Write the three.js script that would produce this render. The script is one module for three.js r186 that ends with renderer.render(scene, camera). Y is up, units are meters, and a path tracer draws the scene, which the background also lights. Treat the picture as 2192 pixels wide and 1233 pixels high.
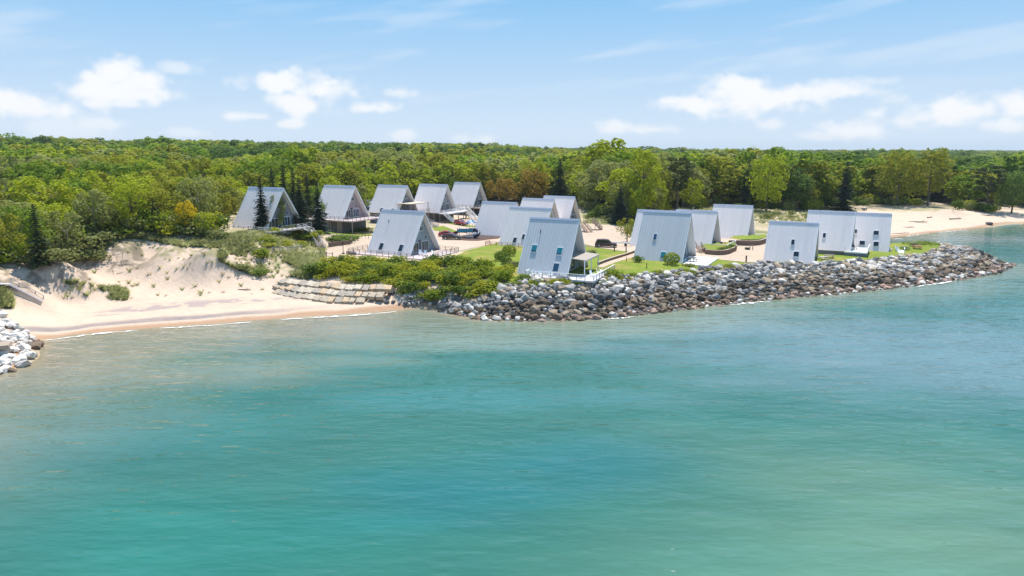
import * as THREE from 'three';
import { mergeGeometries } from 'three/addons/utils/BufferGeometryUtils.js';
import { ConvexGeometry } from 'three/addons/geometries/ConvexGeometry.js';
import { RoundedBoxGeometry } from 'three/addons/geometries/RoundedBoxGeometry.js';

// ---------------------------------------------------------------- camera, sky, sun, exposure
const scene = new THREE.Scene();
const F = 1471, CX = 1096, CY = 616.5, EYE = 25.95, PITCH = 0.19691;      // lens in photograph pixels
const camera = new THREE.PerspectiveCamera(2 * Math.atan(CY / F) * 180 / Math.PI, 2192 / 1233, 0.5, 20000);
camera.position.set(0, EYE, 0);
camera.rotation.set(-PITCH, 0, 0);
scene.add(camera);
const SUN_EL = 66 * Math.PI / 180, SUN_AZ = 22 * Math.PI / 180;           // beyond the houses, a little to the right
const sunDir = new THREE.Vector3(Math.cos(SUN_EL) * Math.sin(SUN_AZ), Math.sin(SUN_EL), -Math.cos(SUN_EL) * Math.cos(SUN_AZ));
const sun = new THREE.DirectionalLight(new THREE.Color(1.0, 0.95, 0.86), 5);
sun.position.copy(sunDir).multiplyScalar(400).add(new THREE.Vector3(0, 0, -170));
sun.target.position.set(0, 0, -170);
sun.castShadow = true; sun.shadow.mapSize.set(4096, 4096); sun.shadow.radius = 1;
Object.assign(sun.shadow.camera, { left: -260, right: 260, top: 260, bottom: -260, near: 1, far: 900 });
scene.add(sun, sun.target);
scene.fog = new THREE.FogExp2(new THREE.Color(0.80, 0.90, 1.0), 0.00008);
const EXPOSURE = 1.35;

function rng(seed) { let a = seed >>> 0; return () => { a = (a + 0x6D2B79F5) | 0; let t = Math.imul(a ^ (a >>> 15), 1 | a); t = (t + Math.imul(t ^ (t >>> 7), 61 | t)) ^ t; return ((t ^ (t >>> 14)) >>> 0) / 4294967296; }; }
const hash2 = (i, j, s) => { let h = Math.imul(i, 374761393) + Math.imul(j, 668265263) + Math.imul(s, 2246822519); h = Math.imul(h ^ (h >>> 13), 1274126177); return ((h ^ (h >>> 16)) >>> 0) / 4294967296; };
const sm = t => t * t * (3 - 2 * t), lerp = (a, b, t) => a + (b - a) * t, clamp = (x, a = 0, b = 1) => x < a ? a : x > b ? b : x;
const step = (a, b, x) => sm(clamp((x - a) / (b - a)));
function noise(x, y, s = 1) { const i = Math.floor(x), j = Math.floor(y), u = sm(x - i), v = sm(y - j); return lerp(lerp(hash2(i, j, s), hash2(i + 1, j, s), u), lerp(hash2(i, j + 1, s), hash2(i + 1, j + 1, s), u), v); }
function fbm(x, y, oct = 4, s = 1) { let a = 0, w = 0.5, n = 0; for (let k = 0; k < oct; k++) { a += w * noise(x, y, s + k); n += w; w *= 0.5; x = x * 2.03 + 17.1; y = y * 2.03 + 9.7; } return a / n; }
// pixel <-> place
const CP = Math.cos(PITCH), SP = Math.sin(PITCH);
function ray(px, py) { const dx = (px - CX) / F, u = -(py - CY) / F; return [dx, u * CP - SP, -CP - u * SP]; }
function un(px, py, e) { const d = ray(px, py), t = (e - EYE) / d[1]; return [d[0] * t, d[2] * t]; }
function proj(x, y, z) { const h = y - EYE, d = -z * CP - h * SP; return [CX + F * x / d, CY - F * (h * CP - z * SP) / d, d]; }

{ // sky: clear air, paler towards the horizon, with fair-weather cumulus low down all the way round
  const W = 4096, H = 2048, data = new Float32Array(W * H * 4);
  const clouds = [];   // [azimuth, elevation, half width, half height, strength]
  const put = (px, py, rx, ry, s = 1) => { const d = ray(px, py), l = Math.hypot(...d); clouds.push([Math.atan2(d[0], -d[2]), Math.asin(d[1] / l), rx / F, ry / F, s]); };
  put(245, 195, 75, 36); put(255, 165, 42, 28); put(300, 178, 35, 20); put(185, 195, 38, 20); put(265, 220, 28, 14, .8);
  put(385, 148, 34, 12, .5); put(40, 232, 75, 24); put(15, 222, 30, 20); put(215, 268, 40, 12, .6); put(130, 275, 80, 26, .45); put(405, 285, 35, 10, .5);
  put(600, 180, 70, 26); put(590, 165, 40, 16); put(690, 195, 75, 32); put(700, 178, 34, 18); put(650, 225, 75, 28, .9); put(790, 232, 50, 14, .8); put(545, 250, 45, 12, .8); put(618, 266, 26, 12, .8); put(855, 198, 28, 13, .6);
  put(860, 292, 36, 14, .7); put(990, 296, 20, 10, .5); put(1040, 301, 28, 12, .7);
  put(1600, 215, 120, 36); put(1590, 190, 50, 20); put(1690, 205, 70, 26); put(1500, 225, 75, 22); put(1810, 195, 60, 20, .8); put(1870, 175, 40, 10, .4); put(1320, 276, 36, 14, .75); put(1405, 277, 42, 13, .75); put(1650, 266, 24, 14, .65);
  put(1830, 283, 55, 20); put(1760, 292, 40, 10, .6); put(2000, 250, 75, 32); put(2010, 232, 36, 20); put(2085, 240, 50, 18, .9); put(2150, 270, 45, 16, .8); put(2180, 232, 36, 22, .9); put(1910, 215, 22, 10, .35);
  const r = rng(5);
  for (let k = 0; k < 90; k++) { const az = 0.72 + r() * (2 * Math.PI - 1.44), el = 0.02 + 0.13 * r(), w = 0.03 + 0.05 * r(); for (let m = 0; m < 3; m++) clouds.push([az + (r() - .5) * w * 1.6, el + (r() - .3) * w * .35, w * (.5 + .5 * r()), w * (.22 + .2 * r()), .6 + .4 * r()]); }
  const per = v => v.map(q => q / EXPOSURE), zen = per([0.12, 0.36, 0.78]), mid = per([0.26, 0.57, 0.92]), hor = per([0.78, 0.88, 0.985]), white = per([1.03, 1.03, 1.04]);
  const bins = Array.from({ length: 64 }, () => []), bin = x => ((Math.floor((x / (2 * Math.PI) + .5) * 64) % 64) + 64) % 64;
  for (const q of clouds) { const s = new Set(); for (let t = -2; t <= 2; t += .1) s.add(bin(q[0] + t * q[2])); for (const k of s) bins[k].push(q); }
  for (let j = 0; j < H; j++) {
    const el = ((j + .5) / H - .5) * Math.PI;          // row 0 is the lowest
    const t = Math.max(0, el) / (Math.PI / 2), a1 = clamp(t / .135) ** .85, a2 = step(0.12, 0.8, t);
    const base = [0, 1, 2].map(k => lerp(lerp(hor[k], mid[k], a1), zen[k], a2));
    for (let i = 0; i < W; i++) {
      const o = (j * W + i) * 4; let k = 0;
      if (el > 0 && el < .5) {
        const az = ((i + .5) / W - .25) * 2 * Math.PI, a = az > Math.PI ? az - 2 * Math.PI : az;   // azimuth from -z, clockwise
        k = step(0.52, 0.82, fbm(a * 5 + el * 9, el * 46 - a * 7, 4, 40)) * step(0.03, 0.12, el) * step(.5, .35, el) * 0.24;
        const list = el < .26 ? bins[bin(a)] : [];
        if (list.length) {
          const n = fbm(a * 34, el * 46, 5, 60) - .5, n2 = fbm(a * 110, el * 130, 3, 80) - .5;
          for (const q of list) {
            let da = a - q[0]; if (da > Math.PI) da -= 2 * Math.PI; else if (da < -Math.PI) da += 2 * Math.PI;
            const de = el - q[1], v = 1 - Math.hypot(da / q[2], de < 0 ? de / (q[3] * .75) : de / q[3]) + n * 1.7 + n2 * .6;
            if (v > -.4) k = Math.max(k, Math.min(1, q[4] * 1.08) * step(-0.4, 0.75, v));
          }
        }
        k *= .93;
      }
      data[o] = base[0] + (white[0] - base[0]) * k; data[o + 1] = base[1] + (white[1] - base[1]) * k; data[o + 2] = base[2] + (white[2] - base[2]) * k; data[o + 3] = 1;
    }
  }
  const tex = new THREE.DataTexture(data, W, H, THREE.RGBAFormat, THREE.FloatType);
  tex.mapping = THREE.EquirectangularReflectionMapping; tex.magFilter = tex.minFilter = THREE.LinearFilter; tex.needsUpdate = true;
  scene.background = tex; scene.environment = tex;
}

// ---------------------------------------------------------------- helpers
const taken = {};
function numbered(n) { const k = taken[n] = (taken[n] ?? -1) + 1; return k ? `${n}_${String(k).padStart(3, '0')}` : n; }
function mesh(name, geometry, material, parent) { const m = new THREE.Mesh(geometry, material); m.name = parent ? name : numbered(name); m.castShadow = m.receiveShadow = true; (parent ?? scene).add(m); return m; }
function tag(o, label, category, group) { o.userData.label = label; o.userData.category = category; if (group) o.userData.group = group; return o; }
function thing(name, label, category, [x, y, z] = [0, 0, 0], turn = 0, group) { const o = new THREE.Group(); o.name = numbered(name); o.position.set(x, y, z); o.rotation.y = turn; scene.add(o); return tag(o, label, category, group); }
function struct(name, geometry, material) { const m = mesh(name, geometry, material); m.userData.kind = 'structure'; return m; }
const box = (x0, x1, y0, y1, z0, z1) => new THREE.BoxGeometry(x1 - x0, y1 - y0, z1 - z0).translate((x0 + x1) / 2, (y0 + y1) / 2, (z0 + z1) / 2);
function bar(a, b, w, h = w) { // a beam between two points, w across and h deep
  const A = new THREE.Vector3(...a), B = new THREE.Vector3(...b), d = B.clone().sub(A), l = d.length(); d.normalize();
  const side = Math.abs(d.y) > .999 ? new THREE.Vector3(1, 0, 0) : new THREE.Vector3(0, 1, 0).cross(d).normalize(), up = d.clone().cross(side);
  const m = new THREE.Matrix4().makeBasis(side, up, d).setPosition(A.add(B).multiplyScalar(.5));
  return new THREE.BoxGeometry(w, h, l).applyMatrix4(m);
}
const rod = (a, b, r, r2 = r, n = 8) => { const A = new THREE.Vector3(...a), B = new THREE.Vector3(...b), d = B.clone().sub(A), l = d.length(); const q = new THREE.Quaternion().setFromUnitVectors(new THREE.Vector3(0, 1, 0), d.normalize()); return new THREE.CylinderGeometry(r2, r, l, n).applyQuaternion(q).translate(...A.add(B).multiplyScalar(.5).toArray()); };
const std = (r, g, b, roughness = .8, more = {}) => { const { ...p } = more; const m = new THREE.MeshStandardMaterial({ roughness, ...p }); m.color.setRGB(r, g, b); return m; };
function tex(w, h, f, srgb = true, repeat) { // f(u, v) -> [r, g, b] linear or a number
  const d = new Uint8Array(w * h * 4), e = x => { x = clamp(x); return 255 * (srgb ? (x <= .0031308 ? 12.92 * x : 1.055 * x ** (1 / 2.4) - .055) : x); };
  for (let j = 0; j < h; j++) for (let i = 0; i < w; i++) { const c = f((i + .5) / w, (j + .5) / h), o = (j * w + i) * 4; const q = typeof c === 'number' ? [c, c, c] : c; d[o] = e(q[0]) + .5; d[o + 1] = e(q[1]) + .5; d[o + 2] = e(q[2]) + .5; d[o + 3] = 255; }
  const t = new THREE.DataTexture(d, w, h); t.magFilter = t.minFilter = THREE.LinearFilter; if (srgb) t.colorSpace = THREE.SRGBColorSpace;
  if (repeat) { t.wrapS = t.wrapT = THREE.RepeatWrapping; t.repeat.set(repeat, repeat); } t.needsUpdate = true; return t;
}
// tileable noise for repeating textures
function tnoise(u, v, n, s) { const x = u * n, y = v * n, i = Math.floor(x), j = Math.floor(y), a = sm(x - i), b = sm(y - j), m = k => ((k % n) + n) % n; return lerp(lerp(hash2(m(i), m(j), s), hash2(m(i + 1), m(j), s), a), lerp(hash2(m(i), m(j + 1), s), hash2(m(i + 1), m(j + 1), s), a), b); }
function tfbm(u, v, n, oct, s) { let a = 0, w = .5, q = 0; for (let k = 0; k < oct; k++) { a += w * tnoise(u, v, n, s + k); q += w; w *= .55; n *= 2; } return a / q; }

// ---------------------------------------------------------------- terrain
const HOUSES = { // place, floor height, turn, length and section scale
  a: [-54.16, -152.73, 9.41, .50, 1.02, 1.02], b: [-45.92, -184.93, 8.5, .49, 1.03, .99], c: [-35.61, -207.28, 8.04, .50, 1.06, .93], d: [-24.39, -215.98, 7.47, .48, 1, .98],
  e: [-15.29, -239.04, 7.26, .52, 1.02, .95], f: [-23.22, -146.6, 4.87, .50, 1.09, 1.02], g: [7.69, -124.62, 4.46, .42, .91, 1.12], h: [-3.31, -185.97, 3.93, .49, 1.02, 1.01],
  i: [4.34, -161.89, 4.35, .51, 1.06, 1.01], j: [7.73, -202.95, 3.77, .50, 1, 1], k: [14.35, -209.34, 4.65, .50, .99, .93], l: [31.89, -141.51, 4.2, .48, .96, 1.12],
  m: [44.24, -165.01, 3.85, .52, .96, .96], n: [57.85, -180.43, 3.86, .51, .96, .97], o: [60.19, -146.64, 2.93, .49, .95, .96], p: [72.79, -156.82, 4.26, .52, .95, .97], q: [84.17, -163.14, 3.16, .48, 1, .99],
  r: [34.6, -163.2, 4.0, .50, .96, .96],
};
const HL = 10.304, HW = 10.877, HH = 8.496;
const shorePx = [[-260, 900], [-60, 820], [0, 800], [45, 785], [75, 750], [90, 728], [200, 713], [300, 704], [400, 696], [500, 689], [600, 681], [700, 675], [790, 669], [870, 661], [900, 659], [935, 664], [975, 671], [1000, 677], [1030, 683], [1100, 685], [1200, 685], [1300, 679], [1400, 668], [1500, 656], [1600, 645], [1700, 635], [1800, 627], [1900, 616], [2000, 604], [2080, 592], [2156, 568]];
const shore = shorePx.map(p => un(p[0], p[1], 0)).concat([[112.5, -160], [108.5, -171], [102, -181], [99, -192], [104, -203]], [[1935, 505], [1960, 502], [2000, 497], [2050, 492], [2100, 487], [2192, 478], [2300, 469], [2500, 455]].map(p => un(p[0], p[1], 0)));
function shoreDist(x, z) { let b = 1e9, s = 1; for (let k = 0; k + 1 < shore.length; k++) { const [ax, az] = shore[k], [bx, bz] = shore[k + 1], ux = bx - ax, uz = bz - az, t = clamp(((x - ax) * ux + (z - az) * uz) / (ux * ux + uz * uz)), qx = ax + t * ux - x, qz = az + t * uz - z, d = qx * qx + qz * qz; if (d < b) { b = d; s = ux * (z - az) - uz * (x - ax) < 0 ? 1 : -1; } } return Math.sqrt(b) * s; } // + on land
const ctl = [];
for (const [x, z] of shore) ctl.push([x, z, 0]);
{ // lake bed a few metres out
  for (let k = 1; k + 1 < shore.length; k++) { const [ax, az] = shore[k - 1], [bx, bz] = shore[k + 1], ux = bx - ax, uz = bz - az, l = Math.hypot(ux, uz); const x = shore[k][0] - uz / l * 9, z = shore[k][1] + ux / l * 9; if (shoreDist(x, z) < -7) ctl.push([x, z, -1.3]); }
}
const P = (px, py, e) => { const [x, z] = un(px, py, e); ctl.push([x, z, e]); };
for (const q of [[1090, 612, 4.1], [1150, 603, 4.1], [1230, 602, 4.1], [1318, 596, 4], [1409, 587, 3.9], [1500, 578, 3.7], [1574, 569, 3.5], [1647, 564, 3.3], [1720, 563, 3.2], [1789, 563, 3.1], [1870, 558, 3], [1951, 550, 2.9], [2005, 538, 2.8], [2048, 526, 2.7], [2105, 546, 1.7],
  [1010, 645, 1.6], [1060, 640, 2.4], [1100, 640, 2.5], // revetment crest and its left end
  [2010, 520, 3.4], [1940, 520, 2.9], [1985, 515, 2.7],
  [1250, 490, 3.9], [1340, 490, 3.9], [1300, 515, 3.9], [1200, 500, 3.9], [1040, 520, 4.0], [960, 520, 4.1], [760, 530, 4.3], [720, 540, 4.4], [940, 495, 4.2], [1000, 485, 4.2], [1600, 545, 3.5], [1560, 550, 3.5], [1560, 520, 3.7], [1640, 520, 3.5], [1420, 520, 3.9], [1350, 545, 3.9],
  [700, 500, 4.7], [760, 497, 4.7], [790, 500, 4.6], [900, 475, 4.6], [980, 470, 4.6], [1040, 462, 4.6], [730, 490, 4.8],
  // dunes
  [240, 498, 10.6], [290, 500, 10.3], [350, 515, 9.5], [420, 530, 8.7], [480, 530, 8.6], [540, 505, 9.2], [590, 500, 8.6], [630, 505, 7.4], [600, 520, 7.3], [550, 525, 7.9], [650, 520, 6], [690, 535, 4.6], [600, 545, 6.0], [560, 555, 5.6], [500, 560, 5.6], [640, 550, 5.2], [640, 575, 4.2], [570, 580, 3.9],
  [250, 540, 7.6], [330, 555, 5.9], [400, 560, 5.7], [430, 545, 6.7], [250, 600, 3.4], [330, 600, 3.3], [400, 605, 3.1], [500, 600, 3.2], [560, 605, 2.7], [200, 570, 5.6], [150, 590, 4.6], [130, 640, 2.6], [200, 640, 2.0], [300, 640, 1.8], [400, 645, 1.5], [500, 640, 1.5], [570, 640, 1.3], [200, 685, .75], [350, 675, .75], [500, 665, .75], [650, 660, .75], [780, 655, .7], [860, 651, .6],
  [0, 575, 8.2], [60, 575, 8.2], [130, 555, 8.6], [190, 520, 9.8], [0, 610, 6], [40, 605, 5.8], [90, 645, 2.7], [60, 660, 2.6], [0, 645, 4.4], [0, 670, 3.2], [40, 700, 1.7], [0, 730, 2.0], [-80, 660, 4], [-120, 590, 8], [-150, 700, 3],
  [600, 632, 1.2], [700, 649, .9], [790, 651, .9], [850, 640, 1.1], [600, 618, 1.6], [700, 628, 1.5], [790, 630, 1.5], [600, 601, 2.7], [720, 605, 2.8], [850, 610, 2.8], [700, 575, 4.2], [800, 570, 4.4], [900, 575, 4.3], [980, 575, 4.3], [1050, 580, 4.2], [900, 620, 2.6], [960, 630, 2.3], [1020, 600, 3.7], [900, 645, 1.0], [960, 655, .8], [700, 556, 4.5],
  // behind the lot
  [1300, 455, 6.2], [1260, 445, 6.5], [1350, 460, 5.2], [1450, 448, 5.6], [1540, 450, 5.4], [1640, 470, 4.8], [1700, 470, 4.8], [1760, 465, 4.4], [1830, 455, 3.2], [1900, 470, 2.2], [1960, 480, 1.2], [2000, 462, 2.6], [2060, 465, 1.9], [2100, 465, 2.2], [2160, 468, 1.1], [1850, 443, 4.2], [1950, 442, 4.2], [2050, 450, 4.4], [2130, 455, 2.4], [2192, 458, 1.6], [2300, 452, 1.8]]) P(...q);
for (const [k, h] of Object.entries(HOUSES)) { const up = { b: 4.8, c: 4.9, d: 4.7, e: 4.8, p: 3.3 }[k]; ctl.push([h[0], h[1], up ?? h[2] - .05]); const c = Math.cos(h[3]), s = Math.sin(h[3]); for (const [a, b] of [[-4, 4.6], [4, 4.6], [5, -4], [-5, -4]]) ctl.push([h[0] + c * a - s * b, h[1] + s * a + c * b, up ?? h[2] - .06]); }
for (const q of [[-60, -40, -3], [0, -60, -3], [80, -90, -3], [160, -150, -3], [135, -190, -2], [160, -212, -2], [200, -228, -2.5], [250, -255, -2.5], [120, -175, -2], [0, 60, -4], [300, 0, -4], [-200, 60, -3], [260, -200, -3], [-150, -90, 5], [-110, -130, 9.5], [-140, -180, 10], [-90, -160, 9.8], [-70, -175, 9], [-90, -220, 9], [-60, -240, 7], [-30, -265, 5.5], [10, -260, 5], [40, -240, 5], [80, -240, 5], [-170, -300, 12], [-80, -320, 8.5], [0, -340, 6], [100, -330, 5], [200, -330, 5], [320, -360, 6],
  [-420, -560, 20.5], [-300, -650, 20], [-180, -700, 17.5], [-330, -880, 20], [-60, -800, 17], [-200, -450, 13], [60, -800, 13], [-420, -300, 17], [-700, -700, 23], [200, -700, 8], [500, -700, 7], [700, -1000, 9], [250, -1500, 15], [-300, -1500, 20], [0, -1500, 19], [600, -1700, 12], [1500, -1700, 11], [1200, -3000, 13], [0, -3000, 15], [-1500, -2500, 22], [3000, -4500, 15], [-2500, -4500, 20], [0, -6000, 18], [3500, -2500, 8], [5000, -7000, 15], [-5000, -7000, 18], [-3000, -500, 18], [-1200, 300, 12], [-400, 200, 6], [-500, 2000, 6], [900, 900, -4]]) ctl.push(q);
{ // drop control points that coincide
  for (let i = ctl.length - 1; i > 0; i--) for (let j = 0; j < i; j++) if (Math.hypot(ctl[i][0] - ctl[j][0], ctl[i][1] - ctl[j][1]) < .7) { ctl.splice(i, 1); break; }
}
const N = ctl.length, Wt = new Float64Array(N + 1);
{ // a smooth radial basis through the control points
  const n = N + 1, A = Array.from({ length: n }, () => new Float64Array(n + 1));
  for (let i = 0; i < N; i++) { for (let j = 0; j < N; j++) A[i][j] = -Math.sqrt((ctl[i][0] - ctl[j][0]) ** 2 + (ctl[i][1] - ctl[j][1]) ** 2 + 5); A[i][i] += .5; A[i][N] = A[N][i] = 1; A[i][n] = ctl[i][2]; }
  for (let c = 0; c < n; c++) { let p = c; for (let r = c + 1; r < n; r++) if (Math.abs(A[r][c]) > Math.abs(A[p][c])) p = r; [A[c], A[p]] = [A[p], A[c]]; for (let r = c + 1; r < n; r++) { const f = A[r][c] / A[c][c]; if (f) for (let k = c; k <= n; k++) A[r][k] -= f * A[c][k]; } }
  for (let r = n - 1; r >= 0; r--) { let v = A[r][n]; for (let k = r + 1; k < n; k++) v -= A[r][k] * Wt[k]; Wt[r] = v / A[r][r]; }
}
function T0x(x, z) { let v = Wt[N]; for (let i = 0; i < N; i++) { const c = ctl[i], dx = x - c[0], dz = z - c[1]; v -= Wt[i] * Math.sqrt(dx * dx + dz * dz + 5); } return v; }
const GX = 334, GZ = 246, grid = new Float32Array(GX * GZ); for (let j = 0; j < GZ; j++) for (let i = 0; i < GX; i++) grid[j * GX + i] = T0x(i - 132, j - 312);
function T0(x, z) { const u = x + 132, v = z + 312; if (u < 0 || v < 0 || u >= GX - 1 || v >= GZ - 1) return T0x(x, z); const i = u | 0, j = v | 0, a = u - i, b = v - j, k = j * GX + i; return lerp(lerp(grid[k], grid[k + 1], a), lerp(grid[k + GX], grid[k + GX + 1], a), b); }
const inPoly = (poly, x, z) => { let c = false; for (let i = 0, j = poly.length - 1; i < poly.length; j = i++) { const [xi, zi] = poly[i], [xj, zj] = poly[j]; if ((zi > z) !== (zj > z) && x < (xj - xi) * (z - zi) / (zj - zi) + xi) c = !c; } return c; };
// wild dune sand is hummocky; mown and paved ground is not
function wild(x, z) { const p = proj(x, 4, z); if (z < -262 || x < -100) return 1; const [u, v] = p; return clamp(Math.max(step(0, 1, (560 - u) / 60) * step(2.2, 5, T0c), step(1230, 1260, u) * step(478, 466, v)), 0, 1); }
let T0c = 0;
function T(x, z) { const y = T0(x, z); if (y < .4 || x > 140 || z > -80) return y; T0c = y; const w = wild(x, z); return w > 0 ? y + w * ((fbm(x * .22, z * .22, 4, 3) - .5) * 1.15 + (fbm(x * .8, z * .8, 3, 9) - .5) * .42) * step(.4, 3, y) : y; }
function hit(px, py, lift = 0) { const d = ray(px, py); let t0 = 40, t1 = 40; for (let t = 60; t < 900; t += 2) { if (EYE + d[1] * t < T(d[0] * t, d[2] * t) + lift) { t1 = t; break; } t0 = t; } for (let k = 0; k < 12; k++) { const m = (t0 + t1) / 2; if (EYE + d[1] * m < T(d[0] * m, d[2] * m) + lift) t1 = m; else t0 = m; } return [d[0] * t1, EYE + d[1] * t1 - lift, d[2] * t1]; }
const at = (px, py, e) => { const [x, z] = un(px, py, e); return [x, e, z]; };

const toe = [[940, 668], [975, 671], [1000, 678], [1030, 685], [1100, 687], [1200, 687], [1300, 681], [1400, 670], [1500, 658], [1600, 647], [1700, 637], [1800, 629], [1900, 618], [2000, 606], [2080, 595], [2145, 580], [2168, 566]].map(p => un(p[0], p[1], 0)).concat([[114.5, -161], [112, -168]]);
const crest = [[955, 650, 1.2], [1010, 642, 2], [1055, 625, 3.2], [1090, 610, 4.1], [1150, 602, 4.1], [1230, 601, 4.1], [1318, 595, 4], [1409, 586, 3.9], [1500, 577, 3.7], [1574, 568, 3.5], [1647, 563, 3.3], [1720, 562, 3.2], [1789, 562, 3.1], [1870, 557, 3], [1951, 549, 2.9], [2005, 537, 2.8], [2048, 525, 2.7]].map(p => un(p[0], p[1], p[2])).concat([[106.5, -167], [106, -172]]);
// ---------------------------------------------------------------- ground sheet
{
  const axis = (lo, hi, s, far0, far1) => { const a = []; for (let v = lo; v <= hi; v += s) a.push(v); let g = s, v = hi; while (v < far1) { g *= 1.28; v += g; a.push(v); } g = s; v = lo; while (v > far0) { g *= 1.28; v -= g; a.unshift(v); } return a; };
  const xs = axis(-125, 190, 1.0, -7500, 7500), zs = axis(-300, -78, .9, -9000, 3000);
  const pos = [], uv = [], idx = [], nx = xs.length;
  for (const z of zs) for (const x of xs) { pos.push(x, T(x, z), z); uv.push((x + 130) / 330, (z + 340) / 270); }
  for (let j = 0; j + 1 < zs.length; j++) for (let i = 0; i + 1 < nx; i++) { const a = j * nx + i; idx.push(a, a + nx, a + 1, a + 1, a + nx, a + nx + 1); }
  const g = new THREE.BufferGeometry(); g.setAttribute('position', new THREE.Float32BufferAttribute(pos, 3)); g.setAttribute('uv', new THREE.Float32BufferAttribute(uv, 2)); g.setIndex(idx); g.computeVertexNormals();
  const S = 1200;
  const Q = 350, hq = new Float32Array(Q * Q), sq = new Float32Array(Q * Q);
  for (let j = 0; j < Q; j++) for (let i = 0; i < Q; i++) { const x = (i + .5) / Q * 330 - 130, z = (j + .5) / Q * 270 - 340; hq[j * Q + i] = T0(x, z); sq[j * Q + i] = shoreDist(x, z); }
  const bil = (a, u, v) => { const x = clamp(u * Q - .5, 0, Q - 1.001), y = clamp(v * Q - .5, 0, Q - 1.001), i = x | 0, j = y | 0, p = x - i, q = y - j; return lerp(lerp(a[j * Q + i], a[j * Q + i + 1], p), lerp(a[(j + 1) * Q + i], a[(j + 1) * Q + i + 1], p), q); };
  const bank = [...toe.map(([x, z]) => [x, z + 1.2]), ...[...crest].reverse()]; let gapShade = 0;
  const map = tex(S, S, (u, v) => {
    const x = u * 330 - 130, z = v * 270 - 340, y = bil(hq, u, v), sd = bil(sq, u, v), [px, py] = proj(x, y, z);
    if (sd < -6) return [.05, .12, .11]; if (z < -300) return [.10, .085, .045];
    const n1 = fbm(x * .16, z * .16, 4, 21), n2 = fbm(x * .9, z * .9, 3, 31), n3 = noise(x * 3.1, z * 3.1, 41);
    let c = [.57, .425, .32]; const mul = .9 + .2 * n2; c = c.map(q => q * mul);
    const mix = (k, d) => { c = c.map((q, m) => lerp(q, d[m], clamp(k))); };
    // wet sand by the water and the band of dark mineral sand above it
    const wob = (n1 - .5) * 2.4, s = sd + wob * .5;
    mix(step(2.3, .9, s) * .92, [.37, .215, .125]);
    mix(step(2.2, 2.6, s) * step(4.6, 3.4, s) * step(760, 480, px) * (.55 + .4 * n2), [.20, .165, .168]);
    mix(step(7, 8, s) * step(12.5, 10, s) * step(.38, .6, n2 * .7 + noise(x * .25, z * 1.4, 8) * .3) * step(130, 230, px) * step(760, 600, px) * .7, [.27, .215, .22]);
    if (sd < 0) mix(1, sd < -1.5 ? [.09, .13, .11] : [.36, .28, .18]);
    gapShade = inPoly(bank, x, z) && sd > -4 ? 1 : 0;
    // dune grass, brush litter and forest floor
    const side = step(500, 640, px + (n1 - .5) * 160), grassY = lerp(step(6.4, 7.6, y + (n1 - .5) * 4), step(2.9, 4.4, y + (n1 - .5) * 2.6), side);
    const g0 = grassY * (px < 700 || py < 480 ? 1 : .95) * step(.40, .50, n1 * .4 + n2 * .6);
    mix(g0 * .75, [.20 + .06 * n3, .19 + .05 * n3, .08]);
    if (y > 1.7 && z < -112) mix(step(-1.5, 1.5, x + 4 + (n1 - .5) * 5) * step(102, 98, x) * step(-215, -205, z + clamp(x - 30, 0, 99) * -.35) * .85, [.12, .145, .035]);                  // turf under the lawns and behind the rocks
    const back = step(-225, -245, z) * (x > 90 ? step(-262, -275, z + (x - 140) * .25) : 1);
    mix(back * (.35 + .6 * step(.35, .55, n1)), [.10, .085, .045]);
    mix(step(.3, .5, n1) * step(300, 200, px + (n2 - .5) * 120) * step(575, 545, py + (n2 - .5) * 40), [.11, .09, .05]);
    mix(step(.42, .56, n2 * .6 + n1 * .4) * .85 * step(350, 290, px) * step(4, 5.5, y), [.16, .125, .09]);  // roots and litter on the bank, darkened with painted tree shade
    if (gapShade) c = [.075, .068, .06].map(q => q * (.5 + n2));  // shade in the gaps between boulders, painted dark on the stone bed
    return c;
  });
  const bump = tex(512, 512, (u, v) => tfbm(u, v, 16, 5, 5), false, 1); bump.wrapS = bump.wrapT = THREE.RepeatWrapping; bump.repeat.set(33, 27);
  struct('ground', g, new THREE.MeshStandardMaterial({ map, roughness: .95, bumpMap: bump, bumpScale: .12 }));
}

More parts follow.
